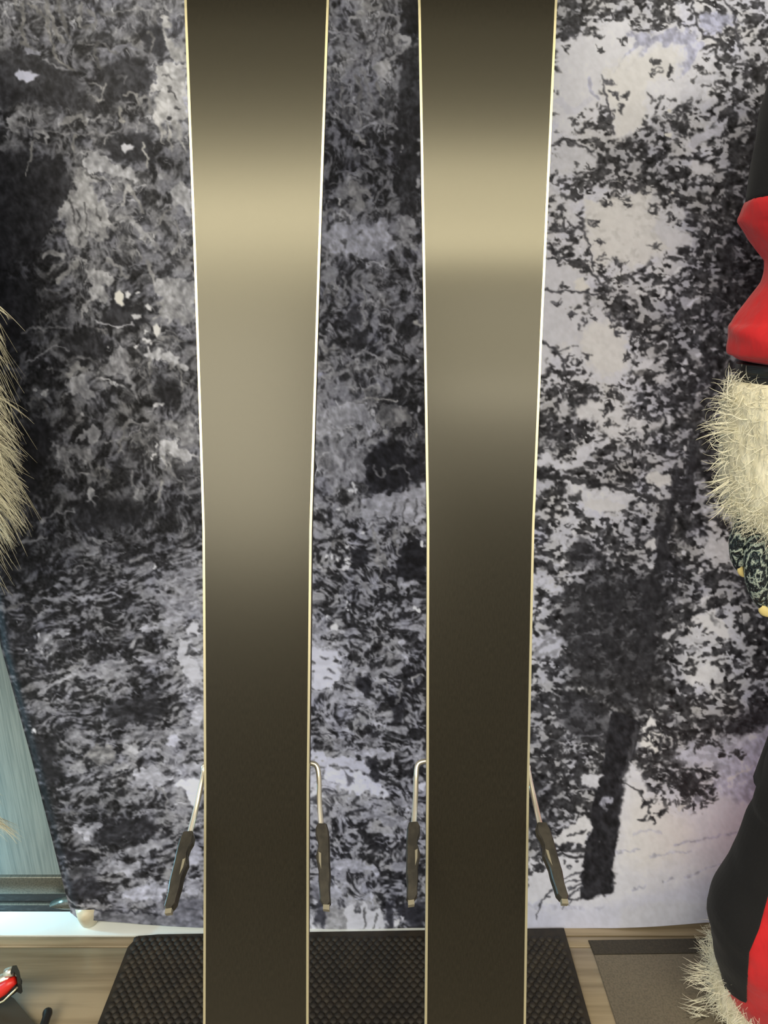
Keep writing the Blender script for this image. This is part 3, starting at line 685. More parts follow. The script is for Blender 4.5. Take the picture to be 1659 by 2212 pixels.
P 38 -.5 1.5 .85 0 4: 758,1190 785,1180 800,1210 785,1225 760,1225
S 140 .3 9 4: 805,1140 815,1190 825,1260
S 120 .3 8 4: 850,1150 860,1190 870,1200
S 118 .3 8 4: 825,1200 838,1230 845,1235
S 120 .4 6 4: 715,1180 730,1165 750,1185
D 228 0: 706,1200,7 722,1203,9 730,1209,8 753,1207,9 753,1217,7 750,1183,9 748,1300,6 755,1305,5 745,1310,6 751,1318,6 898,1313,8 905,1317,9 912,1172,11 712,1332,6 725,1356,12 783,1151,9
P 215 .2 1 .95: 735,1228 745,1220 755,1222 758,1232 740,1236
P 160 -.2 1.6 .92 .2: 855,1258 865,1250 880,1258 900,1256 908,1268 890,1270 872,1268 875,1285 862,1275
S 150 0 9 6: 770,1250 785,1262 800,1278 812,1290
P 30 -.3 1.3 .8 0 5: 815,1280 850,1280 875,1290 850,1300 830,1297
P 165 -.2 1.8 .92 .2: 672,1345 690,1345 700,1365 715,1375 700,1372 680,1370
P 175 -.1 1.6 .92 .1: 722,1392 735,1380 750,1385 752,1395 735,1398
P 205 -.3 1.8 .95 .1: 670,1402 690,1398 710,1408 745,1415 738,1425 720,1425 735,1438 742,1455 730,1465 722,1488 705,1480 690,1492 672,1480 680,1455 668,1445 672,1425
S 90 -.3 6 4: 708,1448 722,1452
S 90 -.3 5 3: 700,1465 715,1468
S 90 -.3 5 4: 690,1418 705,1422
P 36 -.6 1.5 .85 0 5: 770,1465 800,1462 808,1490 800,1500 790,1510 770,1490
P 36 -.5 1.5 .85 0 6: 825,1500 860,1500 880,1530 860,1570 845,1570 850,1540
P 160 -.1 1.3 .92 .05: 772,1450 790,1442 808,1450 825,1440 840,1448 860,1445 872,1455 850,1458 830,1455 822,1462 838,1475 825,1482 815,1478 805,1495 802,1475 812,1462 795,1455 780,1458
S 150 .2 5 3: 822,1465 838,1478 840,1495
S 130 .2 6 4: 870,1480 862,1500 858,1515
S 160 .4 6 4: 890,1472 905,1460 918,1462
D 180 -.2: 868,1390,14 878,1425,14 873,1418,10
P 170 -.2 1.8 .92 .25: 752,1498 770,1488 795,1505 818,1520 805,1530 780,1520 765,1512
P 175 -.2 1.5 .92 .15: 790,1555 812,1550 830,1560 825,1568 805,1560
S 150 -.2 6 4: 768,1600 790,1605 815,1602
S 160 -.3 8 5: 707,1555 740,1575 765,1585
P 155 -.2 1.8 .9 .2: 722,1605 740,1600 752,1610 745,1625 730,1620
P 180 -.3 1.7 .93 .2: 765,1628 785,1618 815,1616 840,1625 848,1640 835,1642 815,1632 795,1638 780,1640
P 36 -.5 1.5 .8 0 5: 790,1640 818,1640 825,1680 815,1690 795,1670
P 165 -.2 1.7 .92 .2: 865,1615 890,1618 915,1620 918,1635 890,1630 870,1625
P 195 -.4 1.6 .95 .12: 668,1622 685,1622 705,1640 735,1635 765,1640 785,1650 800,1668 795,1672 775,1665 755,1660 740,1655 715,1650 695,1655 672,1640
P 210 -.5 1.8 .95 .12: 690,1660 710,1650 740,1668 760,1665 785,1675 810,1690 825,1705 838,1720 832,1725 815,1715 795,1705 780,1715 765,1720 750,1700 735,1705 728,1690 715,1690 705,1680
P 60 -.4 1.5 .75 0 4: 742,1668 760,1680 765,1695 750,1690
P 160 -.3 1.7 .92 .25: 780,1758 810,1750 850,1765 890,1778 915,1775 918,1790 880,1795 850,1785 820,1775 790,1768
P 150 -.3 1.7 .9 .2: 850,1728 880,1730 918,1738 915,1748 885,1745 860,1742
D 200 -.3: 912,1700,18
P 175 -.3 1.6 .92 .2: 700,1862 730,1858 770,1862 800,1870 820,1885 815,1895 790,1885 765,1880 740,1878 715,1875
P 165 -.3 1.6 .9 .2: 845,1868 870,1858 890,1865 880,1880 860,1885
P 180 -.3 1.7 .9 .25: 708,1915 720,1905 740,1925 755,1940 735,1940 715,1935
P 150 -.4 1.6 .85 .3: 672,1900 690,1895 700,1930 690,1945 672,1940
P 52 -.6 1.3 .9 0 5: 860,1960 918,1945 918,2012 885,2012 880,1990 862,1985
P 56 -.6 1.2 .9 0 3: 836,1950 850,1950 850,2012 836,2012
P 205 .1 1.6 .95 .1: 740,1965 755,1955 775,1968 785,1950 800,1960 815,1960 830,1970 834,1985 832,2010 745,2012 740,1990
P 150 .3 1.4 .85 .2: 700,1968 720,1955 742,1960 745,2010 705,2012
P 200 .1 1.3 .9 .1: 670,1975 680,1990 690,2012 670,2012
S 90 .2 5 3: 790,1965 785,2010
S 90 .2 5 3: 812,1975 808,2012
S 215 .2 7 4: 870,1980 868,1990
P 215 .3 .8 .95: 850,1990 862,1985 860,2003 852,2005
P 60 -.6 1 .8 0 3: 690,1940 705,1965 700,2012 680,1985
"""
sprinkle()
sparks()
run(STROKES)

STROKES2 = """
# ---- right side: open snow and sky seen through the pine
P 205 0 1.5 1 0 6: 1205,88 1260,78 1300,62 1330,40 1350,38 1370,60 1395,68 1430,70 1450,60 1500,70 1520,110 1530,150 1500,190 1475,225 1440,260 1420,250 1400,270 1370,290 1350,300 1330,300 1320,250 1300,170 1290,260 1260,260 1230,290 1205,290
P 160 -.9 2 .8 0 5: 1360,70 1420,72 1470,60 1478,95 1450,98 1420,92 1390,96 1372,88
P 175 -.9 2 .8 0 5: 1470,60 1500,70 1506,110 1480,140 1465,165 1478,120
P 170 -.9 2 .8 0 5: 1515,30 1560,25 1600,50 1560,60 1545,85 1520,75 1512,50
S 168 -.8 9 4 .8: 1385,88 1362,110 1342,135 1325,152
S 168 -.8 8 4 .8: 1400,98 1378,125 1358,150 1345,165
S 172 -.9 16 8 .8: 1515,95 1495,130 1475,160
S 178 -.8 10 6 .8: 1272,170 1278,195 1290,212
S 195 -.3 20 14 .6: 1210,220 1240,240 1270,215
P 206 .5 1.8 .9 0 10: 1310,150 1340,130 1400,110 1430,100 1470,110 1460,150 1440,165 1400,180 1390,230 1395,260 1370,285 1350,298 1332,300 1322,240 1300,200
P 200 0 1.5 .95 0 6: 1200,300 1260,318 1295,340 1280,370 1240,378 1225,355 1205,370 1200,420 1230,440 1200,470
P 208 .55 1.8 .9 0 10: 1265,425 1300,440 1335,420 1385,408 1402,422 1405,450 1425,460 1420,490 1450,495 1490,510 1470,530 1430,545 1400,570 1370,580 1330,560 1300,575 1280,560 1275,520 1262,480
P 200 .1 1.5 .95 0 5: 1425,455 1470,450 1490,470 1440,490 1470,500 1500,520 1450,540 1410,500
P 200 -.2 1.5 .9 0 4: 1495,290 1530,275 1575,258 1570,280 1530,305 1500,325 1485,315
P 205 .1 1.5 .95 0 4: 1500,350 1520,345 1545,365 1530,385 1510,378 1495,372
P 195 -.1 1.8 .9 0 4: 1475,190 1510,160 1560,155 1550,185 1520,200 1500,225 1520,228 1490,240 1472,215
D 205 .8: 1446,238,12 1443,292,12 1338,395,8 1456,418,7
P 190 .2 1.6 .9 0 3: 1445,318 1455,305 1470,320 1465,330 1450,330
P 200 0 1.5 1 0 6: 1150,560 1210,560 1260,600 1265,650 1230,660 1255,680 1290,660 1340,700 1362,720 1348,760 1375,765 1370,790 1350,815 1330,825 1300,830 1270,800 1235,770 1250,750 1215,740 1190,760 1180,800 1150,830
P 208 .5 1.8 .9 0 9: 1250,720 1300,690 1345,715 1350,750 1365,775 1340,805 1300,812 1280,790 1262,770
P 212 .7 1.5 .95 0 4: 1240,605 1262,595 1275,625 1260,640 1245,625
S 216 .1 7 5: 1420,620 1445,618
S 215 .2 10 8: 1378,632 1392,636
S 215 .1 9 7: 1428,640 1438,630
S 215 .1 9 7: 1460,590 1472,580
S 205 -.1 10 7: 1492,655 1505,645
S 210 0 9 7: 1436,605 1445,598
D 200 0: 1508,765,12 1450,635,9 1482,782,11 1500,720,8 1432,783,8 1476,800,10 1493,803,9
P 208 .1 1.5 .95 0 3: 1370,800 1385,782 1405,775 1412,785 1395,795 1378,810
P 200 .2 1.5 .95 0 3: 1420,808 1440,800 1450,815 1430,830 1415,825
S 210 0 5 3: 1420,740 1440,740 1445,750
P 208 .2 1.6 .95 0 5: 1245,880 1265,865 1300,860 1330,868 1355,880 1345,895 1320,900 1310,915 1350,920 1370,900 1395,910 1385,930 1360,938 1330,945 1305,940 1290,920 1275,905 1250,905
P 200 .1 1.6 .9 0 4: 1205,870 1225,860 1235,890 1220,905 1205,890
P 190 .2 1.6 .9 0 4: 1400,925 1420,910 1428,900 1430,915 1410,935
P 195 .2 1.5 .9 0 4: 1475,893 1485,888 1488,900 1478,905
P 205 0 1.6 .95 0 3: 1435,905 1450,900 1452,915 1438,918
P 205 -.1 1.8 .95 0 3: 1140,1000 1175,985 1210,990 1235,1000 1260,965 1275,960 1280,975 1262,995 1260,1010 1230,1015 1190,1005 1160,1008
P 208 .5 1.4 .95 0 3: 1395,1030 1405,1015 1420,1018 1450,1030 1452,1052 1420,1050 1400,1042
P 210 0 1.6 .92 0 3: 1220,1040 1240,1030 1268,1040 1265,1060 1285,1055 1305,1050 1310,1070 1330,1058 1345,1052 1375,1058 1392,1070 1370,1080 1355,1095 1330,1105 1300,1110 1275,1100 1260,1090 1240,1070 1225,1055
P 205 .3 1.6 .92 0 3: 1260,1090 1290,1075 1320,1080 1345,1085 1355,1095 1330,1110 1290,1105
D 200 .2: 1385,1092,14 1425,1073,11 1436,1085,10 1478,970,9 1420,1078,8
P 60 .1 1.6 .9 0 3: 1225,1065 1255,1068 1262,1085 1240,1085 1225,1078
P 190 -.2 1.6 .9 0 3: 1165,1045 1185,1035 1200,1040 1205,1050 1180,1055 1160,1060
S 190 -.2 9 7: 1505,1045 1520,1038
S 180 -.3 8 6: 1510,1075 1545,1068
S 185 -.1 9 7: 1500,1108 1530,1100 1538,1095
P 210 .1 1.6 .92 0 3: 1518,1180 1530,1165 1550,1170 1560,1165 1580,1175 1578,1195 1575,1215 1560,1210 1545,1205 1540,1215 1525,1205
P 200 0 1.6 .9 0 3: 1500,1160 1520,1155 1530,1175 1510,1178
D 205 .1: 1540,1130,14 1570,1150,14 1480,1195,13 1513,1232,12 1405,1222,11 1310,1200,7 1520,1300,10 1240,1152,14 1230,1255,8 1410,1180,9 1280,1308,7 1390,1370,7 1215,1215,10
P 210 .4 1.6 .95 0 3: 1395,1180 1408,1160 1420,1150 1422,1165 1415,1178 1400,1190
P 205 -.1 1.6 .9 0 3: 1202,1160 1225,1150 1235,1160 1222,1180 1228,1195 1218,1210 1210,1190
P 200 -.1 1.5 .92 0 3: 1195,1245 1230,1238 1260,1230 1275,1215 1280,1205 1292,1218 1300,1215 1285,1225 1262,1240 1235,1246
P 195 -.2 1.8 .92 .2 3: 1150,1245 1180,1243 1200,1250 1190,1262 1215,1275 1215,1282 1190,1275 1170,1270 1155,1258
S 170 -.1 9 7: 1165,1312 1185,1300
D 215 .3: 1165,1315,8 1146,1165,10
P 215 .3 1.5 .95 0 3: 1495,1335 1510,1325 1525,1335 1530,1320 1545,1320 1560,1345 1575,1360 1578,1375 1560,1380 1545,1365 1520,1355 1505,1350
P 120 0 1.2 .8 0 3: 1530,1325 1545,1330 1552,1350 1540,1350
S 200 .1 14 8: 1440,1375 1455,1362
S 190 0 12 9: 1475,1385 1515,1380
S 175 -.1 11 8: 1485,1405 1512,1402
P 208 .2 1.6 .95 0 3: 1485,1460 1500,1455 1515,1440 1520,1425 1535,1435 1552,1445 1545,1465 1530,1478 1515,1468 1505,1480 1495,1475
S 215 .2 5 5: 1530,1290 1518,1295
S 160 0 4 3: 1380,1428 1378,1418 1385,1408 1395,1412 1412,1410
P 200 .2 1.6 .9 0 3: 1148,1460 1160,1465 1162,1480 1150,1485
P 190 -.3 1.8 .9 .3 3: 1150,1370 1180,1365 1200,1372 1220,1380 1225,1395 1205,1410 1180,1420 1160,1430 1150,1400
P 175 -.1 1.5 .9 .2: 1265,1360 1290,1358 1300,1370 1280,1368 1262,1372
P 175 0 1.6 .9 .2: 1245,1510 1262,1508 1270,1520 1255,1525
P 205 .1 1.6 .93 .1 3: 1285,1545 1300,1550 1322,1540 1322,1555 1305,1570 1290,1562
P 190 0 1.6 .9 .2 3: 1195,1555 1230,1555 1255,1575 1265,1582 1240,1580 1215,1570
# trunk in the upper crown and dark cores
S 52 -.3 20 26 .75: 1500,960 1490,1030 1480,1080
S 50 -.2 16 22 .8: 1460,1010 1450,1100 1435,1170 1425,1225
S 48 -.1 26 40 .7: 1425,1140 1430,1210 1405,1300 1400,1380 1385,1440
S 46 0 9 12 .85: 1150,1030 1200,1030 1250,1040 1300,1050 1350,1060 1400,1075 1440,1085
S 55 0 6 10 .85: 1215,1372 1280,1372 1340,1378 1390,1385
S 50 -.1 5 8 .85: 1560,1295 1500,1325 1460,1345 1430,1360
S 70 -.3 4 4 .6: 1180,1440 1220,1455 1250,1475
P 50 -.2 2 .65 0 8: 1225,1175 1260,1165 1290,1180 1300,1220 1270,1230 1235,1225
P 52 0 2 .55 0 14: 1220,1270 1300,1240 1400,1235 1440,1300 1420,1400 1440,1480 1400,1540 1300,1510 1240,1460 1215,1380
P 50 -.2 2 .7 0 9: 1210,1490 1260,1500 1300,1530 1330,1560 1320,1600 1250,1600 1210,1560
P 44 -.3 2 .8 0 10: 1560,1575 1600,1540 1680,1510 1760,1480 1760,1560 1660,1570 1600,1590
# twigs against the snow
S 72 -.4 6 5: 1303,182 1308,205 1315,235 1320,262 1328,290
T 70 -.3: 1308,178,12,11 1330,205,6,8
T 72 0: 1265,250,20,14 1290,235,16,10 1312,245,14,18 1250,275,14,12 1300,270,26,14 1238,262,10,7
T 62 -.1: 1205,310,14,5 1225,308,10,5 1345,235,12,8 1350,210,12,10
S 66 -.1 4 5: 1200,306 1225,305 1250,312 1275,325
T 66 0: 1410,155,12,10 1418,135,5,7 1445,165,10,22 1450,150,4,10
T 58 -.1: 1345,85,14,10 1385,62,12,8 1290,70,8,22 1225,100,12,22 1245,60,40,25 1320,30,30,14 1400,40,60,14 1298,105,7,8
S 60 -.2 4 6: 1495,5 1502,40 1512,65 1522,82 1550,85
S 66 -.2 5 5: 1560,0 1585,30 1592,70 1600,110
T 70 .1: 1550,120,30,16 1540,100,26,8 1560,70,20,10 1520,150,20,8 1545,190,20,10 1500,165,14,10
T 70 0: 1470,230,30,22 1420,220,22,22 1400,270,28,20 1460,260,30,26
T 62 0: 1300,400,50,12 1260,395,20,16 1350,395,40,10 1380,410,20,16 1335,420,20,9 1355,435,10,12 1415,450,14,12 1310,440,8,6
T 62 0: 1440,470,24,10 1415,530,14,8 1245,370,14,20 1285,360,14,12 1255,385,12,20
S 64 -.2 4 4: 1225,480 1240,490 1262,500 1272,525 1275,560 1282,585
T 70 -.1: 1205,485,8,8 1225,495,14,8 1238,505,8,8 1285,485,10,10 1298,525,10,5 1210,450,8,10 1190,430,8,12 1222,425,5,6
S 64 -.2 4 5: 1180,560 1220,560 1255,570 1290,600 1310,620
T 62 -.1: 1245,565,18,12 1270,575,18,14 1300,565,10,16 1340,570,14,12 1205,570,10,10 1215,620,12,8 1200,540,10,16
S 62 -.3 5 5: 1170,625 1210,628 1250,634 1290,637 1315,634
T 66 -.3: 1200,655,12,7 1235,678,10,5 1265,700,18,7 1285,680,14,10 1318,690,10,8 1340,720,10,6
S 66 -.3 6 4: 1170,735 1190,750 1205,762 1215,780 1218,810
S 70 -.3 3 2: 1205,756 1230,752 1250,750
T 64 -.2: 1240,785,16,12 1270,770,14,8 1225,775,8,8
T 60 0: 1215,830,40,20 1255,850,30,14 1300,850,40,12 1180,850,22,12 1345,835,26,10 1345,855,20,8
T 60 0: 1330,705,24,14 1352,770,16,8 1365,740,20,16 1340,650,30,20 1310,615,26,14
P 92 .5 1.2 .8 0 3: 1365,805 1395,795 1402,800 1370,810
T 60 -.2: 1200,925,26,20 1250,940,24,14 1200,960,36,12 1250,915,16,10
T 62 0: 1320,880,16,8 1305,890,8,6 1315,918,9,6 1355,930,14,6 1385,890,16,10
# trunk at the foot of the pine
P 44 -.4 .25 1 0 2: 1322,1535 1345,1540 1385,1560 1378,1590 1372,1625 1358,1655 1348,1700 1342,1760 1335,1800 1328,1840 1322,1880 1325,1905 1330,1927 1300,1932 1290,1940 1255,1948 1252,1900 1258,1880 1262,1850 1268,1820 1278,1780 1278,1740 1290,1700 1300,1660 1308,1620 1312,1580
S 74 -.1 9 14 .75: 1375,1570 1368,1600 1358,1640 1348,1680
S 62 -.2 8 5 .6: 1345,1690 1338,1750
S 150 -.5 14 10: 1305,1735 1308,1728 1318,1730
S 130 -.3 5 4: 1305,1740 1310,1748
D 130 .1: 1293,1816,5
S 90 -.2 4 4 .6: 1256,1895 1262,1892
# pale snow openings round the trunk
P 212 .3 1.2 .97 0 2: 1378,1600 1385,1580 1400,1560 1410,1545 1415,1560 1405,1570 1388,1590
P 212 .5 1.4 .97 0 2: 1382,1595 1400,1582 1425,1578 1425,1595 1415,1605 1425,1620 1410,1625 1398,1622 1385,1612
P 200 0 1.4 .95 0 2: 1250,1680 1262,1670 1285,1672 1298,1675 1295,1698 1275,1700 1255,1690
P 208 .3 1.2 .97 0 2: 1275,1770 1262,1760 1248,1775 1235,1788 1215,1795 1195,1810 1192,1818 1215,1825 1240,1825 1262,1822 1272,1805 1278,1790
P 205 .1 1.2 .97 0 3: 1140,1850 1180,1848 1210,1852 1240,1855 1262,1850 1258,1880 1252,1900 1255,1950 1140,1990
P 205 0 1.2 1 0 5: 1330,1930 1325,1900 1328,1850 1340,1790 1345,1720 1360,1650 1380,1660 1400,1720 1420,1752 1455,1765 1500,1755 1530,1745 1555,1710 1560,1680 1590,1600 1640,1580 1800,1500 1800,2080 1100,2080 1100,1960 1200,1945 1255,1948 1300,1935
P 186 -.55 1.5 .9 0 12: 1560,1640 1600,1600 1660,1570 1800,1520 1800,1720 1600,1740 1560,1710 1480,1740 1540,1690
P 196 -.5 1.5 .8 0 14: 1480,1600 1600,1590 1560,1660 1500,1650 1450,1640
P 210 .55 1.5 .85 0 26: 1370,1700 1460,1760 1500,1790 1480,1850 1400,1880 1345,1860 1350,1780
P 196 -.35 1.5 .8 0 16: 1120,1960 1250,1965 1400,1930 1540,1890 1800,1860 1800,2080 1100,2080
P 196 .0 1.5 .8 0 10: 1340,1960 1450,1945 1560,1950 1560,2010 1340,2010
S 178 -.6 6 4 .8: 1460,1822 1500,1815 1540,1808 1600,1800
S 172 -.5 5 3 .8: 1330,1842 1360,1838 1385,1835
S 172 -.6 5 3 .8: 1430,1905 1445,1898 1455,1895
S 176 -.6 5 3 .8: 1480,1895 1510,1885 1550,1870 1590,1862
S 180 -.5 8 5 .6: 1370,1800 1400,1795 1430,1798
S 165 -.7 4 3 .7: 1368,1922 1380,1912 1388,1915 1395,1910
S 180 -.5 5 3 .7: 1400,1850 1450,1842 1500,1838
S 176 -.7 6 8 .7: 1560,1700 1590,1680 1640,1660
S 210 .7 6 4 .7: 1570,1690 1600,1665 1630,1655
S 172 -.6 10 5 .6: 1290,1962 1305,1960
S 182 -.6 12 8 .5: 1130,1950 1200,1960 1260,1965
# right-hand low branches
T 52 0: 1430,1600,30,14 1480,1600,40,12 1540,1600,22,12 1590,1625,24,10 1440,1575,30,14 1500,1580,40,12 1560,1560,40,10 1460,1620,24,10 1410,1640,18,10 1395,1620,12,8
T 48 0: 1520,1612,24,12 1570,1628,26,8 1602,1632,10,6 1430,1630,22,8
S 44 0 7 5: 1378,1595 1400,1575 1430,1570 1470,1575 1510,1582
S 46 0 8 5: 1370,1635 1410,1645 1455,1655 1500,1665 1550,1675
T 52 0: 1390,1640,14,10 1410,1670,14,10 1450,1675,30,12 1480,1690,34,16 1510,1700,34,18 1530,1720,22,14 1490,1720,26,14 1470,1735,18,8 1535,1668,18,5 1440,1700,18,12
T 50 0: 1520,1735,20,8 1500,1700,26,14
S 50 0 4 4: 1348,1685 1370,1700 1390,1718 1400,1745
T 54 0: 1400,1740,14,10 1425,1750,14,8 1410,1768,8,4 1385,1768,5,4 1390,1735,8,6
S 200 .5 14 8: 1470,1745 1488,1730
T 50 0: 1415,1655,24,12 1460,1690,30,16 1500,1685,26,12 1475,1665,34,10 1520,1705,22,12 1440,1590,40,14 1510,1605,40,14 1400,1600,22,10 1485,1715,30,12 1395,1655,16,10 1555,1610,26,12
T 46 0: 1480,1700,26,10 1510,1715,22,10 1500,1735,18,8
# left of the trunk
T 52 0: 1160,1700,28,26 1200,1680,30,24 1240,1650,34,22 1230,1710,36,18 1180,1740,34,18 1240,1760,22,12 1200,1780,36,14 1160,1780,20,20 1230,1625,30,20 1180,1620,34,20 1270,1640,18,30 1250,1730,20,10 1180,1805,26,10
S 46 0 8 7: 1275,1835 1250,1835 1225,1838 1195,1838 1165,1835
S 48 0 6 5: 1265,1848 1240,1850 1210,1848 1180,1852 1150,1850
S 48 0 4 3: 1265,1795 1245,1802 1225,1808
T 54 0: 1160,1850,18,12 1150,1880,14,14 1165,1872,10,5
D 70 -.3: 1222,1862,6 1244,1862,8 1227,1872,7 1230,1825,6
S 62 -.4 4 3: 1255,1885 1235,1890 1218,1900 1210,1905
S 62 -.4 4 3: 1255,1898 1235,1905 1215,1912
S 62 -.4 4 3: 1255,1908 1238,1918 1225,1925
S 62 -.4 4 3: 1255,1918 1235,1928 1228,1938
S 62 -.3 7 5: 1255,1940 1235,1942 1218,1942
S 62 -.4 4 3: 1198,1925 1185,1930 1175,1945 1165,1960 1160,1985
S 62 -.4 3 3: 1190,1935 1178,1938
S 62 -.4 4 2: 1222,1948 1216,1955 1213,1965
S 62 -.4 4 2: 1232,1945 1226,1958
S 150 -.1 3 3: 1240,1690 1255,1700 1268,1705 1282,1706
S 56 -.2 5 5: 1255,1690 1270,1700 1285,1708
S 120 -.2 4 3 .8: 1155,1602 1200,1598 1250,1592 1300,1585
"""
run(STROKES2)

# ------------------------------------------------------------------ printed banner
def banner():
    PY = 1.062; NU, NV = 900, 1050
    t = empty('fabric_banner', (0, PY, 0)); tag(t, 'stretched fabric banner printed with a snowy forest, standing behind the skis', 'banner')
    yb = np.interp
    us = np.linspace(0, 1, NU); vs_ = np.linspace(0, 1, NV)
    left_y = [-180, 0, 1000, 1400, 1640, 1892, 1970, 2060]; left_x = [-118, -100, -60, 0, 66, 130, 150, 158]
    U_, V_ = np.meshgrid(us, vs_)
    bx = [150, 165, 185, 300, 440, 670, 920, 1140, 1320, 1545, 1760]; by = [1974, 1984, 1988, 1997, 2003, 2009, 2011, 2009, 2005, 1993, 1985]
    X = 150+(1765-150)*U_; Ybot = np.interp(X, bx, by)
    PYX = -175+(Ybot+175)*V_
    LX = np.interp(PYX, left_y, left_x); PXX = LX+(1765-LX)*U_
    rx = (PXX-829.5)/FPX; ryv = (1106-PYX)/FPX
    dyv = math.cos(PITCH)+ryv*math.sin(PITCH); dzv = -math.sin(PITCH)+ryv*math.cos(PITCH); tt = PY/dyv
    wx_ = rx*tt; wz = CAMH+dzv*tt
    edge = np.exp(-((PXX-LX)/14.)**2)*.003
    wy = PY+edge+.0016*np.sin(wx_*21+wz*5)*np.exp(-wz*3)+.0022*np.exp(-((PYX-1967)/5.)**2)*(U_ < .25)+.0012*np.sin(wx_*6+1)*np.sin(wz*4)
    co = np.stack([wx_, wy-PY, wz], -1).reshape(-1, 3)
    idx = np.arange(NU*NV).reshape(NV, NU)
    q = np.stack([idx[:-1, :-1], idx[1:, :-1], idx[1:, 1:], idx[:-1, 1:]], -1).reshape(-1, 4)
    me = bpy.data.meshes.new('printed_fabric'); me.vertices.add(len(co)); me.vertices.foreach_set('co', co.ravel().astype(np.float32))
    me.loops.add(q.size); me.loops.foreach_set('vertex_index', q.ravel().astype(np.int32)); me.polygons.add(len(q))
    me.polygons.foreach_set('loop_start', np.arange(0, q.size, 4, dtype=np.int32)); me.update(calc_edges=True)
    me.polygons.foreach_set('use_smooth', np.ones(len(q), bool))
    img = finish()
    x = np.clip((PXX-CX0)*CS-.5, 0, CW-1.001); y = np.clip((PYX-CY0)*CS-.5, 0, CH-1.001)
    xi = x.astype(int); yi = y.astype(int); fx = (x-xi)[..., None]; fy = (y-yi)[..., None]
    c = (img[yi, xi]*(1-fx)*(1-fy)+img[yi, xi+1]*fx*(1-fy)+img[yi+1, xi]*(1-fx)*fy+img[yi+1, xi+1]*fx*fy)
    c = np.where(c <= .04045, c/12.92, ((c+.055)/1.055)**2.4)
    c = np.concatenate([c, np.ones(c.shape[:2]+(1,))], -1).astype(np.float32)
    at = me.color_attributes.new('print', 'FLOAT_COLOR', 'POINT'); at.data.foreach_set('color', c.ravel())
    m = mat('printed_fabric', (128, 128, 128), .62, spec=.25); N = m.node_tree.nodes
    a = N.new('ShaderNodeVertexColor'); a.layer_name = 'print'; m.node_tree.links.new(a.outputs[0], N['Principled BSDF'].inputs['Base Color'])
    me.materials.append(m)
    o = bpy.data.objects.new('printed_fabric', me); COL.objects.link(o); o.parent = t
    bk = [(float(wx_[i, 0])+.004, .030, float(wz[i, 0])) for i in list(range(NV-1, 0, -75))+[0]]+[(float(wx_[0, -1]), .030, float(wz[0, -1])), (float(wx_[-1, -1]), .030, float(wz[-1, -1]))]
    obj('back_cloth', bk, [tuple(range(len(bk)))], M['banner_back'], t)
    # tube frame behind the cloth, feet under it
    x0 = float(wx_[-1, 0]); x1 = float(wx_[-1, -1]); ztop = float(wz[0].max())
    P = [(x0-.03, .022, 1.9), (x0-.02, .022, 1.0), (x0+.012, .022, .10), (x0+.03, .022, .052), (x0+.08, .022, .040), (x1, .022, .040), (x1+.02, .022, .10), (x1+.02, .022, 1.9)]
    tube('frame_tube', catm(P, 5), .011, M['rail'], t, 10)
    f = at_Z(181, 2018, 0.0)
    def foot(fx_):
        rings = []
        for z, rx_, ry_ in ((.001, .012, .012), (.004, .0155, .016), (.014, .0185, .020), (.030, .0205, .024), (.046, .021, .025)):
            rings.append([(fx_+rx_*math.cos(k*math.pi/12), f.y+.026-PY+ry_*math.sin(k*math.pi/12), z) for k in range(24)])
        loft('foot', rings, M['foot_plastic'], t)
    foot(f.x+.002); foot(x1-.1)
banner()

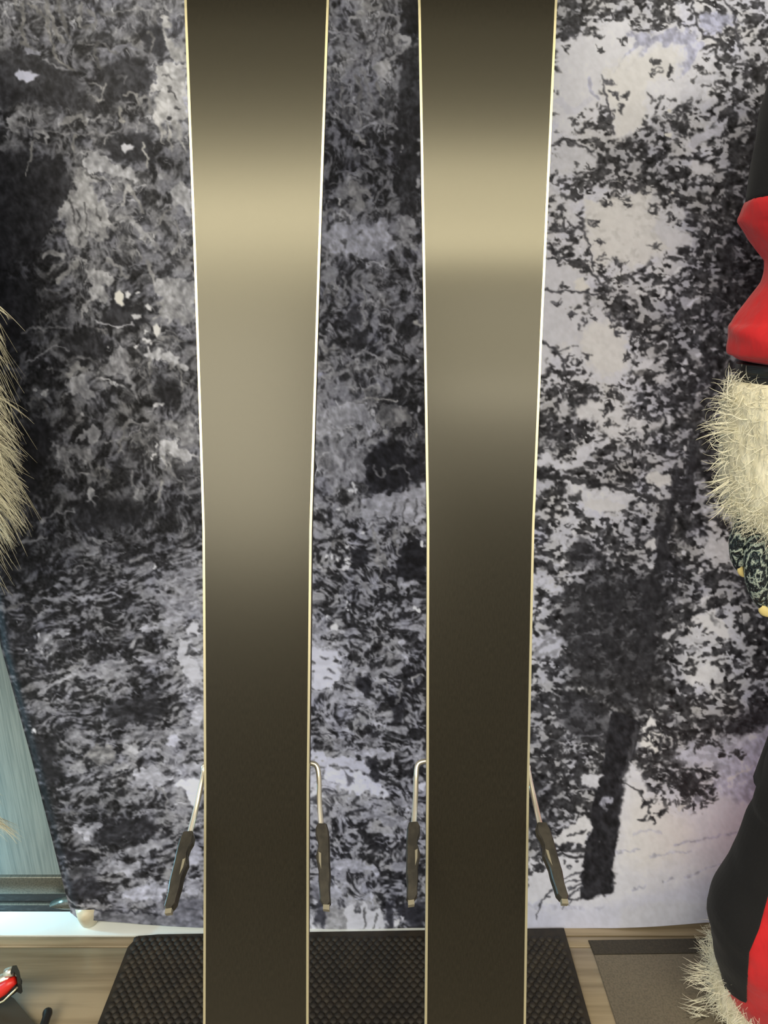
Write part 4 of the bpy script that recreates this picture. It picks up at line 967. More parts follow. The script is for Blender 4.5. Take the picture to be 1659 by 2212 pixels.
# ------------------------------------------------------------------ the two skis
T0 = .70; PXM = T0/FPX
def make_ski(name, label, cx_top, cx_bot, widths, side, warp_, tail=3300):
    """a ski leaning back, its base to the camera. Local x across, z up along the ski, y into the back"""
    ys = np.array([-430, -420, -400, -360, -300, -200, -90, 0, 560, 1140, 1700, 2212, 2700, 3100, 3220, 3280, 3300.])
    ws = np.array([60, 110, 170, 232, 276, 306, 314] + widths + [232, 250, 240, 205, 150.])
    mid = C0+F*T0+XR*((.5*(cx_top+cx_bot)-829.5)*PXM)+U*((1106-tail)*PXM)
    roll = math.atan2((cx_top-cx_bot), 2212)
    t = empty(name, (mid.x+(cx_bot-cx_top)*PXM*.5-math.sin(roll)*0+0, mid.y, mid.z), (-PITCH, 0, 0))
    t.location.x = ((cx_bot+(cx_bot-cx_top)*(tail-2212)/2212)-829.5)*PXM
    t.rotation_euler = (Matrix.Rotation(-PITCH, 3, 'X') @ Matrix.Rotation(roll, 3, 'Y')).to_euler()
    tag(t, label, 'ski', 'pair of skis stood upright with their bases showing')
    n = 150; zz = np.linspace((tail-3299)*PXM, (tail+430)*PXM, n); yy = tail-zz/PXM
    half = np.interp(yy, ys, ws)*PXM/2
    off = np.array([warp_(v) for v in yy])                     # bend of the ski, + is away from the camera
    tip = np.clip((60-yy)/490, 0, 1); off = off+.055*tip**2.2
    thick = np.interp(yy, [-430, 0, 900, 1300, 1700, 2700, 3300], [.006, .009, .016, .019, .017, .010, .007])
    e = .0024
    def strip(nm, xa, xb, ya, yb, m, par):                      # closed bar between two x offsets (functions of half width) and two depths
        vs, fs = [], []
        for i in range(n):
            a, b = xa(half[i]), xb(half[i])
            vs += [(a, off[i]+ya(i), zz[i]), (b, off[i]+ya(i), zz[i]), (b, off[i]+yb(i), zz[i]), (a, off[i]+yb(i), zz[i])]
        for i in range(n-1):
            for k in range(4): fs.append((i*4+k, i*4+(k+1) % 4, i*4+4+(k+1) % 4, i*4+4+k))
        fs.append((0, 1, 2, 3)); fs.append((n*4-4, n*4-1, n*4-2, n*4-3))
        return obj(nm, vs, fs, m, par)
    # base sheet: several columns so that it can be slightly crowned
    cols = 9; vs, fs = [], []
    for i in range(n):
        h = half[i]-e
        for k in range(cols):
            u = -1+2*k/(cols-1); vs.append((u*h, off[i]+.0002*u*u, zz[i]))
        for k in range(cols):
            u = -1+2*k/(cols-1); vs.append((u*h, off[i]+.0016, zz[i]))
    for i in range(n-1):
        for k in range(cols-1):
            a = i*2*cols+k; b = a+2*cols; fs.append((a, a+1, b+1, b)); fs.append((a+cols+1, a+cols, b+cols, b+cols+1))
    bs = obj('base', vs, fs, M['ski_base'], t, True)
    for s in (-1, 1):
        strip('steel_edge', (lambda h, s=s: s*(h-e)), (lambda h, s=s: s*h), lambda i: -.0003, lambda i: .002, M['steel_edge'], t)
    strip('core', lambda h: -(h-.0004), lambda h: h-.0004, lambda i: .002, lambda i: thick[i]-.001, M['sidewall'], t)
    strip('topsheet', lambda h: -(h-.002), lambda h: h-.002, lambda i: thick[i]-.001, lambda i: thick[i], M['topsheet'], t)
    # binding on the far side
    L2 = lambda py: (tail-py)*PXM
    tp = empty('toe_piece'); tp.parent = t
    b1 = [(-.030, L2(1150)), (.030, L2(1150)), (.036, L2(1060)), (.052, L2(1020)), (.0545, L2(1000)), (.052, L2(980)), (.030, L2(940)), (.022, L2(880)), (-.022, L2(880)), (-.030, L2(940)), (-.052, L2(980)), (-.0545, L2(1000)), (-.052, L2(1020)), (-.036, L2(1060))]
    prism('toe_housing', b1, .018, .070, M['black_plastic'], tp, 'y', .004)
    hp = empty('heel_piece'); hp.parent = t
    prism('heel_housing', [(-.036, L2(1720)), (.036, L2(1720)), (.038, L2(1640)), (.028, L2(1560)), (-.028, L2(1560)), (-.038, L2(1640))], .018, .075, M['black_plastic'], hp, 'y', .005)
    prism('brake_plate', [(-.043, L2(1700)), (.043, L2(1700)), (.043, L2(1610)), (-.043, L2(1610))], .0165, .026, M['black_plastic'], hp, 'y', .002)
    return t
def loc(t, p):                                                  # world point to the ski's own axes
    Mx = Matrix.LocRotScale(t.location, t.rotation_euler, t.scale); return Mx.inverted() @ p
def brake(t, wire, pad, flip):
    P = [loc(t, at_t(*q)) for q in wire]
    tube('brake_arm', catm(P, 7), .0027, M['chrome'], t, 10)
    a, b = loc(t, at_t(*pad[0])), loc(t, at_t(*pad[1])); ax = (b-a); ln = ax.length; ax.normalize()
    fw = Vector((flip, 0, 0)); sd = (fw-ax*fw.dot(ax)).normalized(); nn = ax.cross(sd)
    # outline in (across, along) units of mm: moulded pad with a finger notch and a hooked foot
    L_ = ln*1000
    outer = [(-4.0, 0), (3.6, -1), (5.2, 3), (5.4, 9), (3.8, 14), (3.2, 20), (4.6, 25), (5.6, 29), (4.9, .47*L_), (3.6, .6*L_), (3.9, .72*L_), (3.3, .84*L_), (3.2, .93*L_), (1.0, L_-1), (-3.4, L_), (-4.9, .97*L_), (-4.6, .80*L_), (-5.6, .66*L_), (-5.4, .45*L_), (-5.7, .26*L_), (-5.3, 6)]
    hole = [(1.2, .38*L_), (3.2, .36*L_), (3.0, .48*L_), (1.4, .58*L_)]
    outer = [(x*1.22, y) for x, y in outer]; hole = [(x*1.22, y) for x, y in hole]
    bm = bmesh.new(); D = .0105
    def ring(pts, d): return [bm.verts.new(a+sd*(x/1000)+ax*(y/1000)+nn*d) for x, y in pts]
    for pts, inn in ((outer, False),):
        f0 = ring([(x*.82, y) for x, y in pts], -D/2-.0012); f1 = ring(pts, -D/2+.0008); f2 = ring(pts, D/2-.0008); f3 = ring([(x*.82, y) for x, y in pts], D/2+.0012); k = len(pts)
        for A, B in ((f0, f1), (f1, f2), (f2, f3)):
            for i in range(k): bm.faces.new((A[i], A[(i+1) % k], B[(i+1) % k], B[i]))
        bm.faces.new(f0); bm.faces.new(f3[::-1])
    p = from_bm('brake_pad', bm, M['pad_plastic'], t)
    bm = bmesh.new(); g0 = [bm.verts.new(a+sd*(x/1000)+ax*(y/1000)+nn*(s*(D/2+.0017))) for s in (-1, 1) for x, y in hole]
    bm.faces.new(g0[:4]); bm.faces.new(g0[4:][::-1])
    for i in range(4): bm.faces.new((g0[i], g0[(i+1) % 4], g0[4+(i+1) % 4], g0[4+i]))
    from_bm('pad_slot', bm, M['worn_plastic'], p)
    bm = bmesh.new(); q = [(-4.9, L_-3), (.6, L_-3.5), (1.4, L_+3), (-4.4, L_+4)]
    g0 = [bm.verts.new(a+sd*(x/1000)+ax*(y/1000)+nn*(s*.0035)) for s in (-1, 1) for x, y in q]
    bm.faces.new(g0[:4]); bm.faces.new(g0[4:][::-1])
    for i in range(4): bm.faces.new((g0[i], g0[(i+1) % 4], g0[4+(i+1) % 4], g0[4+i]))
    from_bm('pad_foot', bm, M['worn_plastic'], p)
wl = lambda y: .0030*math.sin((y-300)/1500*math.pi)
wr = lambda y: .0030*math.sin((y-300)/1500*math.pi)+.0005*math.sin((y-640)/170*math.pi)*math.exp(-((y-640)/260.)**2)
sk1 = make_ski('ski', 'dark upright ski with pale steel edges, left one of the standing pair', 555, 553.6, [312, 273, 237, 227, 227], -1, wl)
sk2 = make_ski('ski', 'dark upright ski with pale steel edges, right one of the standing pair', 1053, 1026, [300, 266, 233, 222, 218], 1, wr)
brake(sk1, [(600, 1648, .728), (655, 1648, .728), (673, 1649, .728), (684, 1655, .727), (689, 1680, .722), (690, 1730, .708), (695, 1795, .690)], [(696, 1785, .690), (701, 1958, .640)], -1)
brake(sk1, [(500, 1650, .728), (446, 1652, .728), (441, 1664, .727), (436, 1690, .720), (424, 1745, .707), (407, 1812, .688)], [(408, 1802, .688), (370, 1966, .640)], 1)
brake(sk2, [(990, 1644, .728), (935, 1644, .728), (914, 1645, .728), (902, 1653, .727), (899, 1680, .722), (897, 1730, .708), (893, 1790, .690)], [(893, 1782, .690), (892, 1948, .640)], 1)
brake(sk2, [(1080, 1650, .728), (1135, 1652, .728), (1141, 1664, .727), (1146, 1690, .720), (1156, 1735, .707), (1169, 1790, .688)], [(1169, 1783, .688), (1214, 1946, .640)], -1)

# ------------------------------------------------------------------ fur
def strands(name, roots, mat_, parent, seg=6, rad=.0006, seed=1, sides=3):
    """roots: (origin, direction, length, droop, curl, radius factor)"""
    rr = random.Random(seed); vs, fs = [], []
    for (o, d, ln, droop, curl, rf) in roots:
        d = Vector(d).normalized(); p = Vector(o); pts = [p.copy()]; ax = Vector((rr.uniform(-1, 1), rr.uniform(-1, 1), rr.uniform(-1, 1))).normalized(); st = ln/seg
        for i in range(seg):
            d = (d+Vector((0, 0, -droop/seg))).normalized(); d.rotate(Matrix.Rotation(curl/seg, 3, ax)); p = p+d*st; pts.append(p.copy())
        a = (pts[1]-pts[0]).orthogonal().normalized(); b0 = len(vs)
        for i, q in enumerate(pts):
            t_ = (pts[min(i+1, seg)]-pts[max(i-1, 0)]).normalized(); a = (a-t_*a.dot(t_)).normalized(); b = t_.cross(a); r = rad*rf*(1-.85*(i/seg)**1.5)
            for k in range(sides): w = 2*math.pi*k/sides; vs.append(q+(a*math.cos(w)+b*math.sin(w))*r)
        for i in range(seg):
            for k in range(sides): fs.append((b0+i*sides+k, b0+i*sides+(k+1) % sides, b0+(i+1)*sides+(k+1) % sides, b0+(i+1)*sides+k))
    for v in vs: v.z = max(v.z, .0065)
    o = obj(name, vs, fs, mat_, parent, True); o['kind'] = 'stuff'; return o
def ring_at(c, rx, ry, n=40, tilt=0, wob=0, seed=0.):
    out = []
    for k in range(n):
        w = 2*math.pi*k/n; z = c.z*60
        f = 1+wob*(.8*math.sin(2*w+z*.35+1)+.8*math.sin(3*w-z*.8+2*math.sin(z*.3))+.6*math.sin(5*w+z*1.3+math.sin(z*.9))+.3*math.sin(9*w-z*2.1))
        x, y = rx*f*math.cos(w), ry*f*math.sin(w); out.append(Vector((c.x+x, c.y+y, c.z+tilt*x)))
    return out
# ------------------------------------------------------------------ costumed figure on the right
def left_rings(rows, Y, n=44, sub=5, ryf=.9, wob=.015):
    """rows (picture y, left outline x, radius, tilt): rings whose left side follows the outline"""
    rows = np.array([r if len(r) > 3 else tuple(r)+(0,) for r in rows], float); out = []
    k = np.arange(len(rows)); kk = np.linspace(0, len(rows)-1, (len(rows)-1)*sub+1)
    P = [catm([(r[0], r[1], 0) for r in rows], sub)[i] for i in range(len(kk))]
    rad = np.interp(kk, k, rows[:, 2]); ti = np.interp(kk, k, rows[:, 3])
    for i, q in enumerate(P):
        l = at_Y(q[1], q[0], Y); out.append(ring_at(Vector((l.x+rad[i], Y, l.z)), rad[i], rad[i]*ryf, n, ti[i], wob))
    return out
FIG = empty('costumed_figure', (.80, .90, 0)); tag(FIG, 'standing figure in red and black suit with cream fur cuffs and a grey clawed hand', 'costume')
def under(o, p=FIG):
    o.parent = p; o.matrix_parent_inverse = Matrix.Translation(-Vector(p.location)); return o
AY = .80
def blackred(p):                                                # colour split on the upper sleeve
    return 0
under(loft('upper_sleeve', left_rings([(-260, 1760, .085), (-120, 1730, .085), (60, 1692, .08), (200, 1661, .078), (290, 1643, .076), (360, 1632, .074), (402, 1627, .070, .2)], AY), M['black_cloth']))
under(loft('red_sleeve', left_rings([(392, 1630, .066, .25), (402, 1624, .072, .25), (425, 1620, .076, .22), (450, 1619, .078, .15), (500, 1626, .076, 0), (545, 1641, .068, -.1), (583, 1661, .056, -.2), (597, 1659, .056, .1), (625, 1632, .068, .2), (660, 1601, .078, .25), (690, 1585, .083, .15), (730, 1582, .084, .05), (765, 1583, .083, 0), (785, 1591, .078, -.1), (796, 1606, .070, -.12), (801, 1625, .058, -.15)], AY, 72, 6, .9, .022), M['red_cloth']))
under(loft('wrist_band', left_rings([(785, 1600, .064), (797, 1597, .067), (808, 1600, .065), (815, 1598, .067), (826, 1599, .066), (840, 1603, .063)], AY, 44, 4, .9, .03), M['elastic']))
CUFF = left_rings([(818, 1610, .060), (832, 1588, .073), (860, 1578, .079), (920, 1572, .083), (1000, 1570, .084), (1060, 1572, .083), (1110, 1582, .077, -.15), (1150, 1594, .070, -.3), (1172, 1610, .058, -.4)], AY, 48, 4, .9, .03)
cuff = under(loft('fur_cuff', CUFF, M['cream_pile'])); cuff['label'] = 'cream curly fur cuff over the wrist'
rr = random.Random(8); rts = []
for i in range(5600):
    r = rr.random(); j = int(r*(len(CUFF)-1)); k = rr.randrange(48); p = CUFF[j][k].lerp(CUFF[j+1][k], rr.random()); cen = sum((CUFF[j][q] for q in (0, 12, 24, 36)), Vector())/4
    nrm = (p-cen); nrm.z = 0; nrm.normalize()
    if nrm.y > .55: continue
    d = nrm*rr.uniform(.15, .6)+Vector((rr.uniform(-.5, .5), rr.uniform(-.3, .1), rr.uniform(-1.1, .1)-.3*r)); long_ = rr.random() < .08
    if r < .08 and rr.random() < .35: d.z = rr.uniform(.4, 1.1)
    rts.append((p-nrm*.004, d, rr.uniform(.014, .030)*(1.4 if long_ else 1), rr.uniform(.2, 1.3), rr.uniform(.8, 5.2), rr.uniform(.6, 1.3)))
def lock(px, py, dx, dz, n, ln, curl, sp=.006, Y=.792, droop=.3):
    o = at_Y(px, py, Y)
    for _ in range(n):
        rts.append((o+Vector((rr.uniform(-sp, sp), rr.uniform(-sp, sp), rr.uniform(-sp, sp))), (dx+rr.uniform(-.12, .12), rr.uniform(-.15, .1), dz+rr.uniform(-.12, .12)), ln*rr.uniform(.7, 1.1), droop*rr.uniform(.5, 1.2), curl*rr.uniform(.5, 1.2), rr.uniform(.8, 1.3)))
for L_ in ((1590, 925, -1, .05, 12, .044, .6), (1580, 922, -1, .12, 6, .036, .5), (1580, 1035, -1, -.45, 11, .035, .7), (1575, 1045, -.8, -.6, 8, .03, .8), (1575, 840, -.15, 1, 8, .026, 1.0), (1585, 828, .15, 1, 6, .022, 1.4), (1578, 870, -1, .5, 10, .036, 4.6), (1572, 895, -1, .3, 10, .038, 5.0), (1568, 990, -.8, -.5, 8, .03, 2.4), (1570, 1090, -.5, -.9, 9, .026, 1.6), (1572, 965, -1, -.7, 8, .03, 3.0)):
    lock(*L_)
f_ = strands('fur', rts, M['cream_fur'], None, 7, .00050, 3); under(f_)
# hand: palm and five fingers grown from one skeleton
def hand():
    Y = .80; Pt = lambda x, y, dy=0: at_Y(x, y, Y+dy)
    V = []; E = []; RD = []
    def add(p, r, prev=None):
        V.append(p); RD.append(r)
        if prev is not None: E.append((prev, len(V)-1))
        return len(V)-1
    w0 = add(Pt(1665, 1060), .028); w1 = add(Pt(1665, 1110), .026, w0); palm = add(Pt(1665, 1160), .024, w1)
    a1 = add(Pt(1612, 1130), .014, w1); a2 = add(Pt(1640, 1165, -.012), .016, palm); a3 = add(Pt(1683, 1180, -.008), .0155, palm); a4 = add(Pt(1716, 1170), .015, palm)
    for root, path, rad in ((a1, [(1595, 1155, .0), (1592, 1185, 0), (1596, 1212, .004), (1603, 1232, .010)], (.0115, .0105, .0098, .0065)),
                            (a2, [(1630, 1205, -.014), (1632, 1240, -.010), (1640, 1280, .0), (1651, 1312, .012)], (.0145, .0145, .0125, .008)),
                            (a3, [(1680, 1225, -.012), (1680, 1265, -.008), (1684, 1300, .004), (1690, 1332, .014)], (.0145, .014, .012, .0078)),
                            (a4, [(1722, 1215, -.008), (1726, 1250, 0), (1726, 1285, .008), (1722, 1312, .018)], (.0138, .0130, .0115, .0075))):
        q = root
        for (x, y, dy), r in zip(path, rad): q = add(Pt(x, y, dy), r, q)
    t1 = add(Pt(1708, 1120, -.03), .015, w1)
    q = t1
    for (x, y, dy), r in zip([(1722, 1150, -.045), (1722, 1185, -.052), (1712, 1212, -.050)], (.0135, .012, .0078)): q = add(Pt(x, y, dy), r, q)
    me = bpy.data.meshes.new('clawed_hand'); me.from_pydata(V, E, []); me.materials.append(M['skin'])
    o = bpy.data.objects.new('clawed_hand', me); COL.objects.link(o)
    m = o.modifiers.new('skin', 'SKIN'); m.use_smooth_shade = True
    for i, s in enumerate(me.skin_vertices[0].data): s.radius = (RD[i], RD[i]); s.use_root = (i == 0)
    o.modifiers.new('sub', 'SUBSURF').levels = 2; o.modifiers['sub'].render_levels = 2
    under(o); o['label'] = 'grey green hand with swirled wrinkles'
    for (x, y, dy, sz, an) in ((1602, 1234, -.004, .0070, 35), (1650, 1319, -.002, .0085, 45), (1690, 1338, .002, .0085, 20), (1722, 1318, .008, .008, -10), (1712, 1216, -.058, .008, -20)):
        c = Pt(x, y, dy); vs, fs = [], []; n = 10; a = R(an)
        for j, (zz, wd) in enumerate(((-.9, .35), (-.5, .62), (0, .72), (.6, .62), (1.1, .36), (1.45, .08))):
            for k in range(n):
                w = math.pi*k/(n-1); lx = -math.cos(w)*wd*sz; ly = -math.sin(w)*.45*sz*(wd+.1); lz = -zz*sz
                vs.append(c+Vector((lx*math.cos(a)-lz*math.sin(a), ly, lx*math.sin(a)+lz*math.cos(a))))
        for j in range(5):
            for k in range(n-1): fs.append((j*n+k, j*n+k+1, (j+1)*n+k+1, (j+1)*n+k))
        nl = under(obj('nail', vs, fs, M['nail'], None, True)); nl['label'] = 'pointed yellow nail'
hand()
# trousers: red leg with a black panel over the outer front, fur round the hem
LY = .86
LEG = left_rings([(1560, 1690, .078), (1640, 1676, .082), (1700, 1659, .086), (1750, 1643, .088), (1770, 1640, .090), (1800, 1626, .094), (1860, 1603, .100), (1900, 1584, .106), (1950, 1552, .116), (1990, 1543, .119), (2030, 1546, .119), (2080, 1556, .115), (2130, 1569, .108), (2170, 1589, .100), (2212, 1618, .090), (2240, 1640, .080)], LY, 60, 4, .85, .010)
LEG = [q for q in LEG if min(v.z for v in q) > .012]
under(loft('trouser_leg', LEG, M['red_cloth']))
def panel():
    """black cloth lying on the leg: quads of the leg loft pushed outwards, bounded by the seams"""
    def proj(p): q = p-C0; d = q.dot(F); return 829.5+q.x/d*FPX, 1106-q.dot(U)/d*FPX
    inner = [(1500, 1760), (1700, 1722), (1850, 1690), (1975, 1660), (2050, 1640), (2110, 1618), (2150, 1616), (2168, 1614), (2200, 1612)]
    lowy, lowx = [0, 2085, 2110, 2143, 2158, 2168], [1300, 1300, 1561, 1581, 1598, 1613]
    n = 60; m = 64; vs = []; fs = []; fine = []
    for i in range(len(LEG)-1):
        for s in (0, .25, .5, .75): fine.append([LEG[i][k].lerp(LEG[i+1][k], s) for k in range(n)])
    def pt(r, w):
        u = (w/(2*math.pi)*n) % n; k = int(u); p = r[k].lerp(r[(k+1) % n], u-k); c = (r[0]+r[n//2])/2; o = (p-c); o.z = 0; return p+o.normalized()*.0018
    rows = 0
    for r in fine:
        y = proj(pt(r, 1.5*math.pi))[1]
        def find(x):
            a, b = math.pi*.98, math.pi*1.98
            for _ in range(24):
                q = (a+b)/2
                if proj(pt(r, q))[0] < x: a = q
                else: b = q
            return q
        w1 = find(np.interp(y, [a for a, b in inner], [b for a, b in inner])); w0 = math.pi*.8
        if y > 2164:
            q = math.pi*.98
            while q < w1:
                xx, yy2 = proj(pt(r, q))
                if yy2 > np.interp(xx, [1540, 1560, 1580, 1600, 1616], [2085, 2118, 2147, 2161, 2167]): break
                q += .01
            w1 = q
        if w0 >= w1: break
        for k in range(m+1): vs.append(pt(r, w0+(w1-w0)*k/m))
        rows += 1
    for i in range(rows-1):
        for k in range(m): a = i*(m+1)+k; fs.append((a, a+1, a+m+2, a+m+1))
    o = under(obj('side_panel', vs, fs, M['black_cloth'], None, True)); o['label'] = 'black panel sewn on the red trouser leg'
    s = o.modifiers.new('thick', 'SOLIDIFY'); s.thickness = .002; s.offset = 0
panel()
HEM = left_rings([(2036, 1600, .088), (2060, 1572, .104), (2100, 1556, .116), (2150, 1552, .122), (2200, 1560, .124), (2260, 1572, .126), (2290, 1590, .120)], .885, 48, 4, .9, .03)
HEM = [r for r in HEM if min(v.z for v in r) > .006]
hem = under(loft('fur_hem', HEM, M['cream_pile'])); hem['label'] = 'cream fur round the trouser hem'
rts = []; rr = random.Random(12)
for i in range(3600):
    j = rr.randrange(len(HEM)-1); k = rr.randrange(48); p = HEM[j][k].lerp(HEM[j+1][k], rr.random()); cen = sum((HEM[j][q] for q in (0, 12, 24, 36)), Vector())/4
    nrm = (p-cen); nrm.z = 0; nrm.normalize()
    if nrm.x > .5: continue
    d = nrm*rr.uniform(.35, .9)+Vector((rr.uniform(-.4, .3), rr.uniform(-.3, .3), rr.uniform(-.3, .75)))
    rts.append((p-nrm*.004, d, rr.uniform(.018, .036)*(1.35 if rr.random() < .1 else 1), rr.uniform(.1, 1.1), rr.uniform(.2, 2.2), rr.uniform(.8, 1.5)))
for L_ in ((1530, 2060, -.5, .9, 16, .034, .5), (1525, 2095, -.9, .45, 14, .034, .5), (1520, 2110, -1, .15, 16, .036, .6), (1515, 2165, -.9, .1, 12, .034, .7), (1520, 2190, -1, .2, 14, .036, .8), (1545, 2045, -.1, 1, 12, .026, .4), (1520, 2130, -.8, .5, 12, .028, 1.0)):
    lock(*L_, sp=.008, Y=.885)
f_ = strands('hem_fur', rts, M['cream_fur'], None, 6, .00055, 5); under(f_)
# the rest of the figure, beside the picture
def body():
    def rg(c, rx, ry): return [Vector((c[0]+rx*math.cos(2*math.pi*k/36), c[1]+ry*math.sin(2*math.pi*k/36), c[2])) for k in range(36)]
    b = loft('jacket', [rg((.83, .90, z), rx, ry) for z, rx, ry in ((.72, .19, .13), (.80, .20, .14), (.95, .185, .13), (1.1, .19, .135), (1.25, .205, .14), (1.38, .215, .135), (1.46, .20, .12), (1.52, .12, .09), (1.57, .065, .065))], M['red_cloth']); under(b)
    s = tube('shoulder', catm([(.74, .88, 1.44), (.66, .85, 1.42), (.60, .82, 1.36), (.565, .80, 1.30)], 5), [.09]*10+[.088]*6, M['black_cloth'], None, 28); under(s)
    o = tube('far_leg', catm([(.94, .90, .80), (.95, .89, .5), (.95, .89, .2), (.95, .88, .10)], 5), [.10]*16, M['red_cloth'], None, 28); under(o)
    o = tube('thigh', catm([(.74, .89, .82), (.70, .88, .62), (.665, .865, .46)], 6), [.10]*13, M['black_cloth'], None, 28); under(o)
    for x in (.70, .95):
        o = loft('boot', [rg((x, .84, z), a, b_) for z, a, b_ in ((.0068, .055, .12), (.03, .058, .125), (.06, .052, .11), (.10, .045, .07))], M['black_cloth']); under(o)
    o = tube('far_sleeve', catm([(.96, .88, 1.44), (1.06, .86, 1.30), (1.10, .84, 1.10), (1.10, .80, .92)], 6), [.085]*19, M['red_cloth'], None, 24); under(o)
    h = loft('hood', [rg((.83, .885+dy, z), rx, ry) for z, rx, ry, dy in ((1.55, .075, .075, 0), (1.60, .10, .10, 0), (1.67, .115, .125, .01), (1.74, .11, .125, .015), (1.80, .085, .10, .02), (1.84, .03, .04, .02))], M['red_cloth']); under(h)
    f = loft('face', [rg((.83, .80+dy, z), rx, ry) for z, rx, ry, dy in ((1.585, .03, .02, .01), (1.61, .055, .045, 0), (1.65, .065, .055, 0), (1.69, .07, .055, 0), (1.73, .065, .05, .0), (1.77, .03, .03, .01))], M['skin']); under(f)
    n_ = tube('nose', catm([(.83, .755, 1.695), (.83, .735, 1.67), (.83, .745, 1.655)], 4), [.012]*4+[.014]*5, M['skin'], None, 12); n_.parent = f
    for s_ in (-1, 1):
        e = tube('eye', [(.83+s_*.026, .752, 1.70), (.83+s_*.026, .744, 1.70)], .009, M['nail'], None, 12); e.parent = f
    m_ = tube('mouth', catm([(.80, .752, 1.632), (.83, .745, 1.626), (.86, .752, 1.632)], 4), .005, M['black_cloth'], None, 8); m_.parent = f
body()
# ------------------------------------------------------------------ long-haired costume at the left edge
PELT = empty('fur_costume', (-.72, .84, 0)); tag(PELT, 'pale grey blond long-haired fur costume at the left edge before the banner', 'costume')
def pl(o): o.parent = PELT; o.matrix_parent_inverse = Matrix.Translation(-Vector(PELT.location)); return o
def rg2(x, y, z, rx, ry, n=36): return [Vector((x+rx*math.cos(2*math.pi*k/n), y+ry*math.sin(2*math.pi*k/n), z)) for k in range(n)]
PB = [rg2(-.66, .86, z, rx, .12) for z, rx in ((.90, .10), (.93, .135), (1.0, .165), (1.1, .17), (1.2, .165), (1.3, .16), (1.45, .16), (1.55, .13), (1.60, .06))]
pl(loft('pelt', PB, M['long_pelt']))
rts = []; rr = random.Random(21)
def hair(px, py, ex, ey, n, sp, ln=None, curl=.35, Y=.80, rf=1.):
    for _ in range(n):
        o = at_Y(px+rr.uniform(-sp, sp), py+rr.uniform(-sp, sp), Y+rr.uniform(-.03, .03)); e = at_Y(ex+rr.uniform(-sp, sp)*.6, ey+rr.uniform(-sp, sp)*.8, Y+rr.uniform(-.03, .03)); d = e-o
        rts.append((o, (d.x, d.y, d.z+d.length*.28), d.length*rr.uniform(.75, 1.08), .75, curl*rr.uniform(-1, 1.4), rf*rr.uniform(.6, 1.5)))
hair(-40, 640, 30, 690, 5, 12); hair(-30, 655, 42, 698, 2, 5); hair(-40, 690, 10, 740, 7, 14); hair(-45, 740, 12, 790, 7, 16)
hair(-50, 790, 14, 860, 22, 20); hair(-50, 830, 28, 900, 22, 18); hair(-40, 845, 62, 895, 4, 6); hair(-50, 880, 38, 950, 49, 22); hair(-50, 930, 52, 1000, 49, 26)
hair(-50, 985, 48, 1050, 66, 28); hair(-50, 1020, 55, 1090, 38, 24); hair(-45, 1050, 52, 1140, 44, 24); hair(-45, 1080, 30, 1170, 49, 24); hair(-50, 1100, 10, 1180, 38, 24)
hair(-20, 950, 45, 958, 2, 3, curl=-1.4, rf=1.6); hair(-30, 1010, 60, 1092, 4, 6, rf=1.7); hair(-30, 1045, 68, 1135, 4, 6, rf=1.6); hair(-10, 990, 20, 1040, 33, 18)
for i in range(1500):
    j = rr.randrange(len(PB)-1); k = rr.randrange(36); p = PB[j][k].lerp(PB[j+1][k], rr.random()); c = (PB[j][0]+PB[j][18])/2; nr = (p-c); nr.z = 0; nr.normalize()
    if nr.y > .4: continue
    rts.append((p, nr*.5+Vector((0, -.1, -1)), rr.uniform(.06, .11), .6, rr.uniform(-.4, .5), rr.uniform(.7, 1.4)))
pl(strands('long_hair', rts, M['long_hair'], None, 7, .00055, 9))
pl(loft('lower_body', [rg2(-.90+.2*max(0, z-.6), .97, z, rx, .08) for z, rx in ((.004, .05), (.03, .055), (.12, .06), (.3, .065), (.5, .07), (.7, .09), (.96, .12))], M['long_pelt']))
rts = []
hair(-45, 1745, 30, 1800, 16, 14, Y=.80, rf=.8); hair(-45, 1760, 48, 1800, 22, 12, Y=.80, rf=.8); hair(-45, 1775, 15, 1780, 14, 10, Y=.80, rf=.7); hair(-40, 1690, 8, 1730, 6, 12, Y=.80, rf=.6)
for i in range(700):
    z = rr.uniform(.1, .9); w = rr.uniform(0, 6.28); rx = np.interp(z, (0, .3, .92), (.055, .065, .11)); nr = Vector((math.cos(w), math.sin(w), 0))
    if nr.y > .4: continue
    rts.append((Vector((-.90+.2*max(0, z-.6)+nr.x*rx, .97+nr.y*.08, z)), nr*.6+Vector((0, 0, -1)), rr.uniform(.04, .07), .5, rr.uniform(-.5, .5), rr.uniform(.7, 1.3)))
pl(strands('leg_hair', rts, M['long_hair'], None, 6, .0005, 10))
# ------------------------------------------------------------------ a third ski lying at the left with its red binding
g = at_Z(20, 2190, .012)
LS = empty('lying_ski', (g.x, g.y, 0)); tag(LS, 'dark ski with a red and chrome heel binding lying on the floor in the corner', 'ski')
def ls(o, p=None):
    o.parent = LS; o.matrix_parent_inverse = Matrix.Translation(-Vector(LS.location))
    if p: m_ = o.matrix_parent_inverse.copy(); o.parent = p; o.matrix_parent_inverse = Matrix.Translation(-Vector(LS.location))
    return o
Z1 = .014
q = [at_Z(x, y, Z1) for x, y in ((-62, 2146), (-30, 2143), (-8, 2144), (14, 2148), (30, 2156), (46, 2176), (78, 2215), (118, 2275), (165, 2360), (40, 2480), (-60, 2400))]
bm = bmesh.new(); a_ = [bm.verts.new((p.x, p.y, .001)) for p in q]; b_ = [bm.verts.new((p.x, p.y, Z1)) for p in q]; bm.faces.new(a_[::-1]); bm.faces.new(b_)
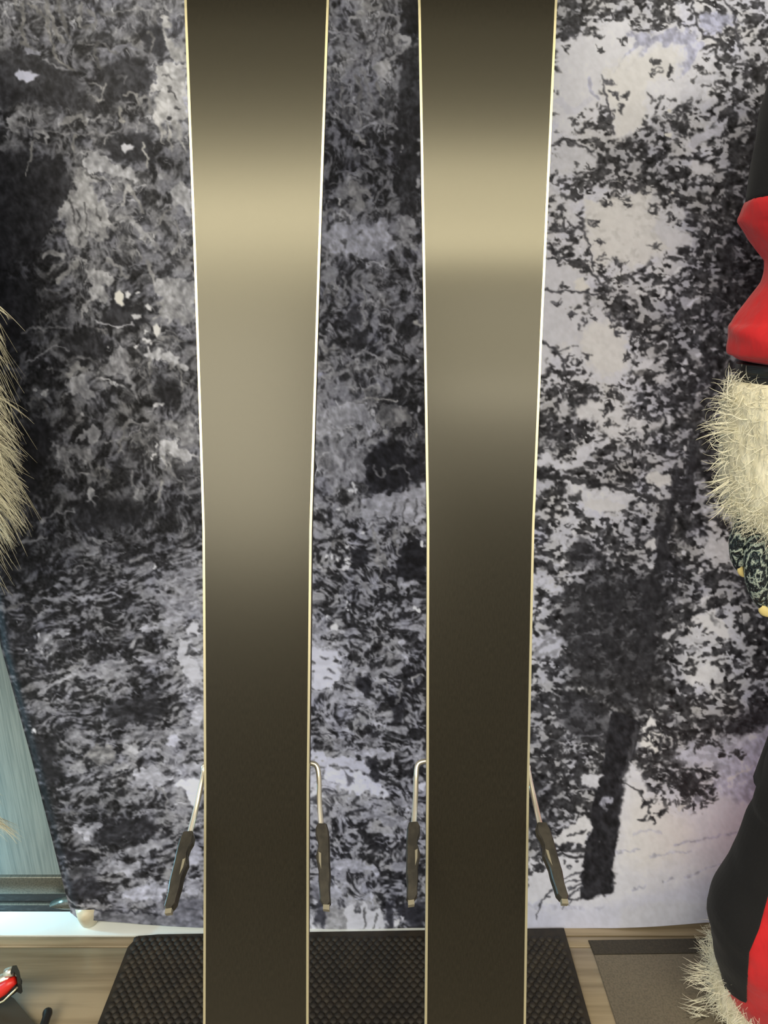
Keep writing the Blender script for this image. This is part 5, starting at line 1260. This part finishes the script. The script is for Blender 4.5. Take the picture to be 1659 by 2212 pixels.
for i in range(len(q)): bm.faces.new((a_[i], a_[(i+1) % len(q)], b_[(i+1) % len(q)], b_[i]))
ls(from_bm('ski_body', bm, mat('lying_topsheet', (66, 60, 50), .4)))
BY = at_Z(20, 2150, .03).y-.02
hz = lambda x, y, dy=0: at_Y(x, y, BY+dy)
hd = [ (22, 2100), (27, 2086), (36, 2085), (42, 2098), (46, 2120), (49, 2142), (45, 2147), (37, 2143), (38, 2128), (36, 2110), (31, 2099), (24, 2106)]
bm = bmesh.new(); a_ = [bm.verts.new(hz(x, y, -.012)) for x, y in hd]; b_ = [bm.verts.new(hz(x, y, .012)) for x, y in hd]; bm.faces.new(a_); bm.faces.new(b_[::-1])
for i in range(len(hd)): bm.faces.new((a_[i], a_[(i+1) % len(hd)], b_[(i+1) % len(hd)], b_[i]))
ls(from_bm('release_lever', bm, M['black_plastic']))
ls(tube('chrome_spring', [hz(14, 2102), hz(22, 2099), hz(30, 2098)], .0075, M['chrome'], None, 14))
ls(tube('chrome_housing', [hz(-30, 2128, .004), hz(0, 2118, .004), hz(24, 2108, .004)], .009, M['chrome'], None, 14))
ls(tube('red_housing', [hz(-30, 2150, -.006), hz(-8, 2142, -.006), hz(8, 2134, -.006), hz(20, 2125, -.006), hz(33, 2117, -.004)], [.013, .013, .0115, .009, .006], M['red_plastic'], None, 16))
ls(tube('heel_block', [hz(-40, 2160, .004), hz(0, 2146, .004), hz(26, 2130, .004), hz(38, 2122, .004)], [.017, .016, .013, .009], M['black_plastic'], None, 12))
ls(tube('steel_rod', [hz(-20, 2175, -.02), hz(8, 2162, -.02), hz(30, 2141, -.02), hz(38, 2132, -.014)], .0016, M['steel_edge'], None, 8))
ls(tube('brake_pad', catm([at_Z(90, 2230, .02), at_Z(101, 2196, .022), at_Z(103, 2184, .018)], 4), [.007]*5+[.008]*3+[.005], M['black_plastic'], None, 12))
ls(tube('brake_arm', [at_Z(60, 2260, .016), at_Z(90, 2228, .02)], .0022, M['chrome'], None, 8))
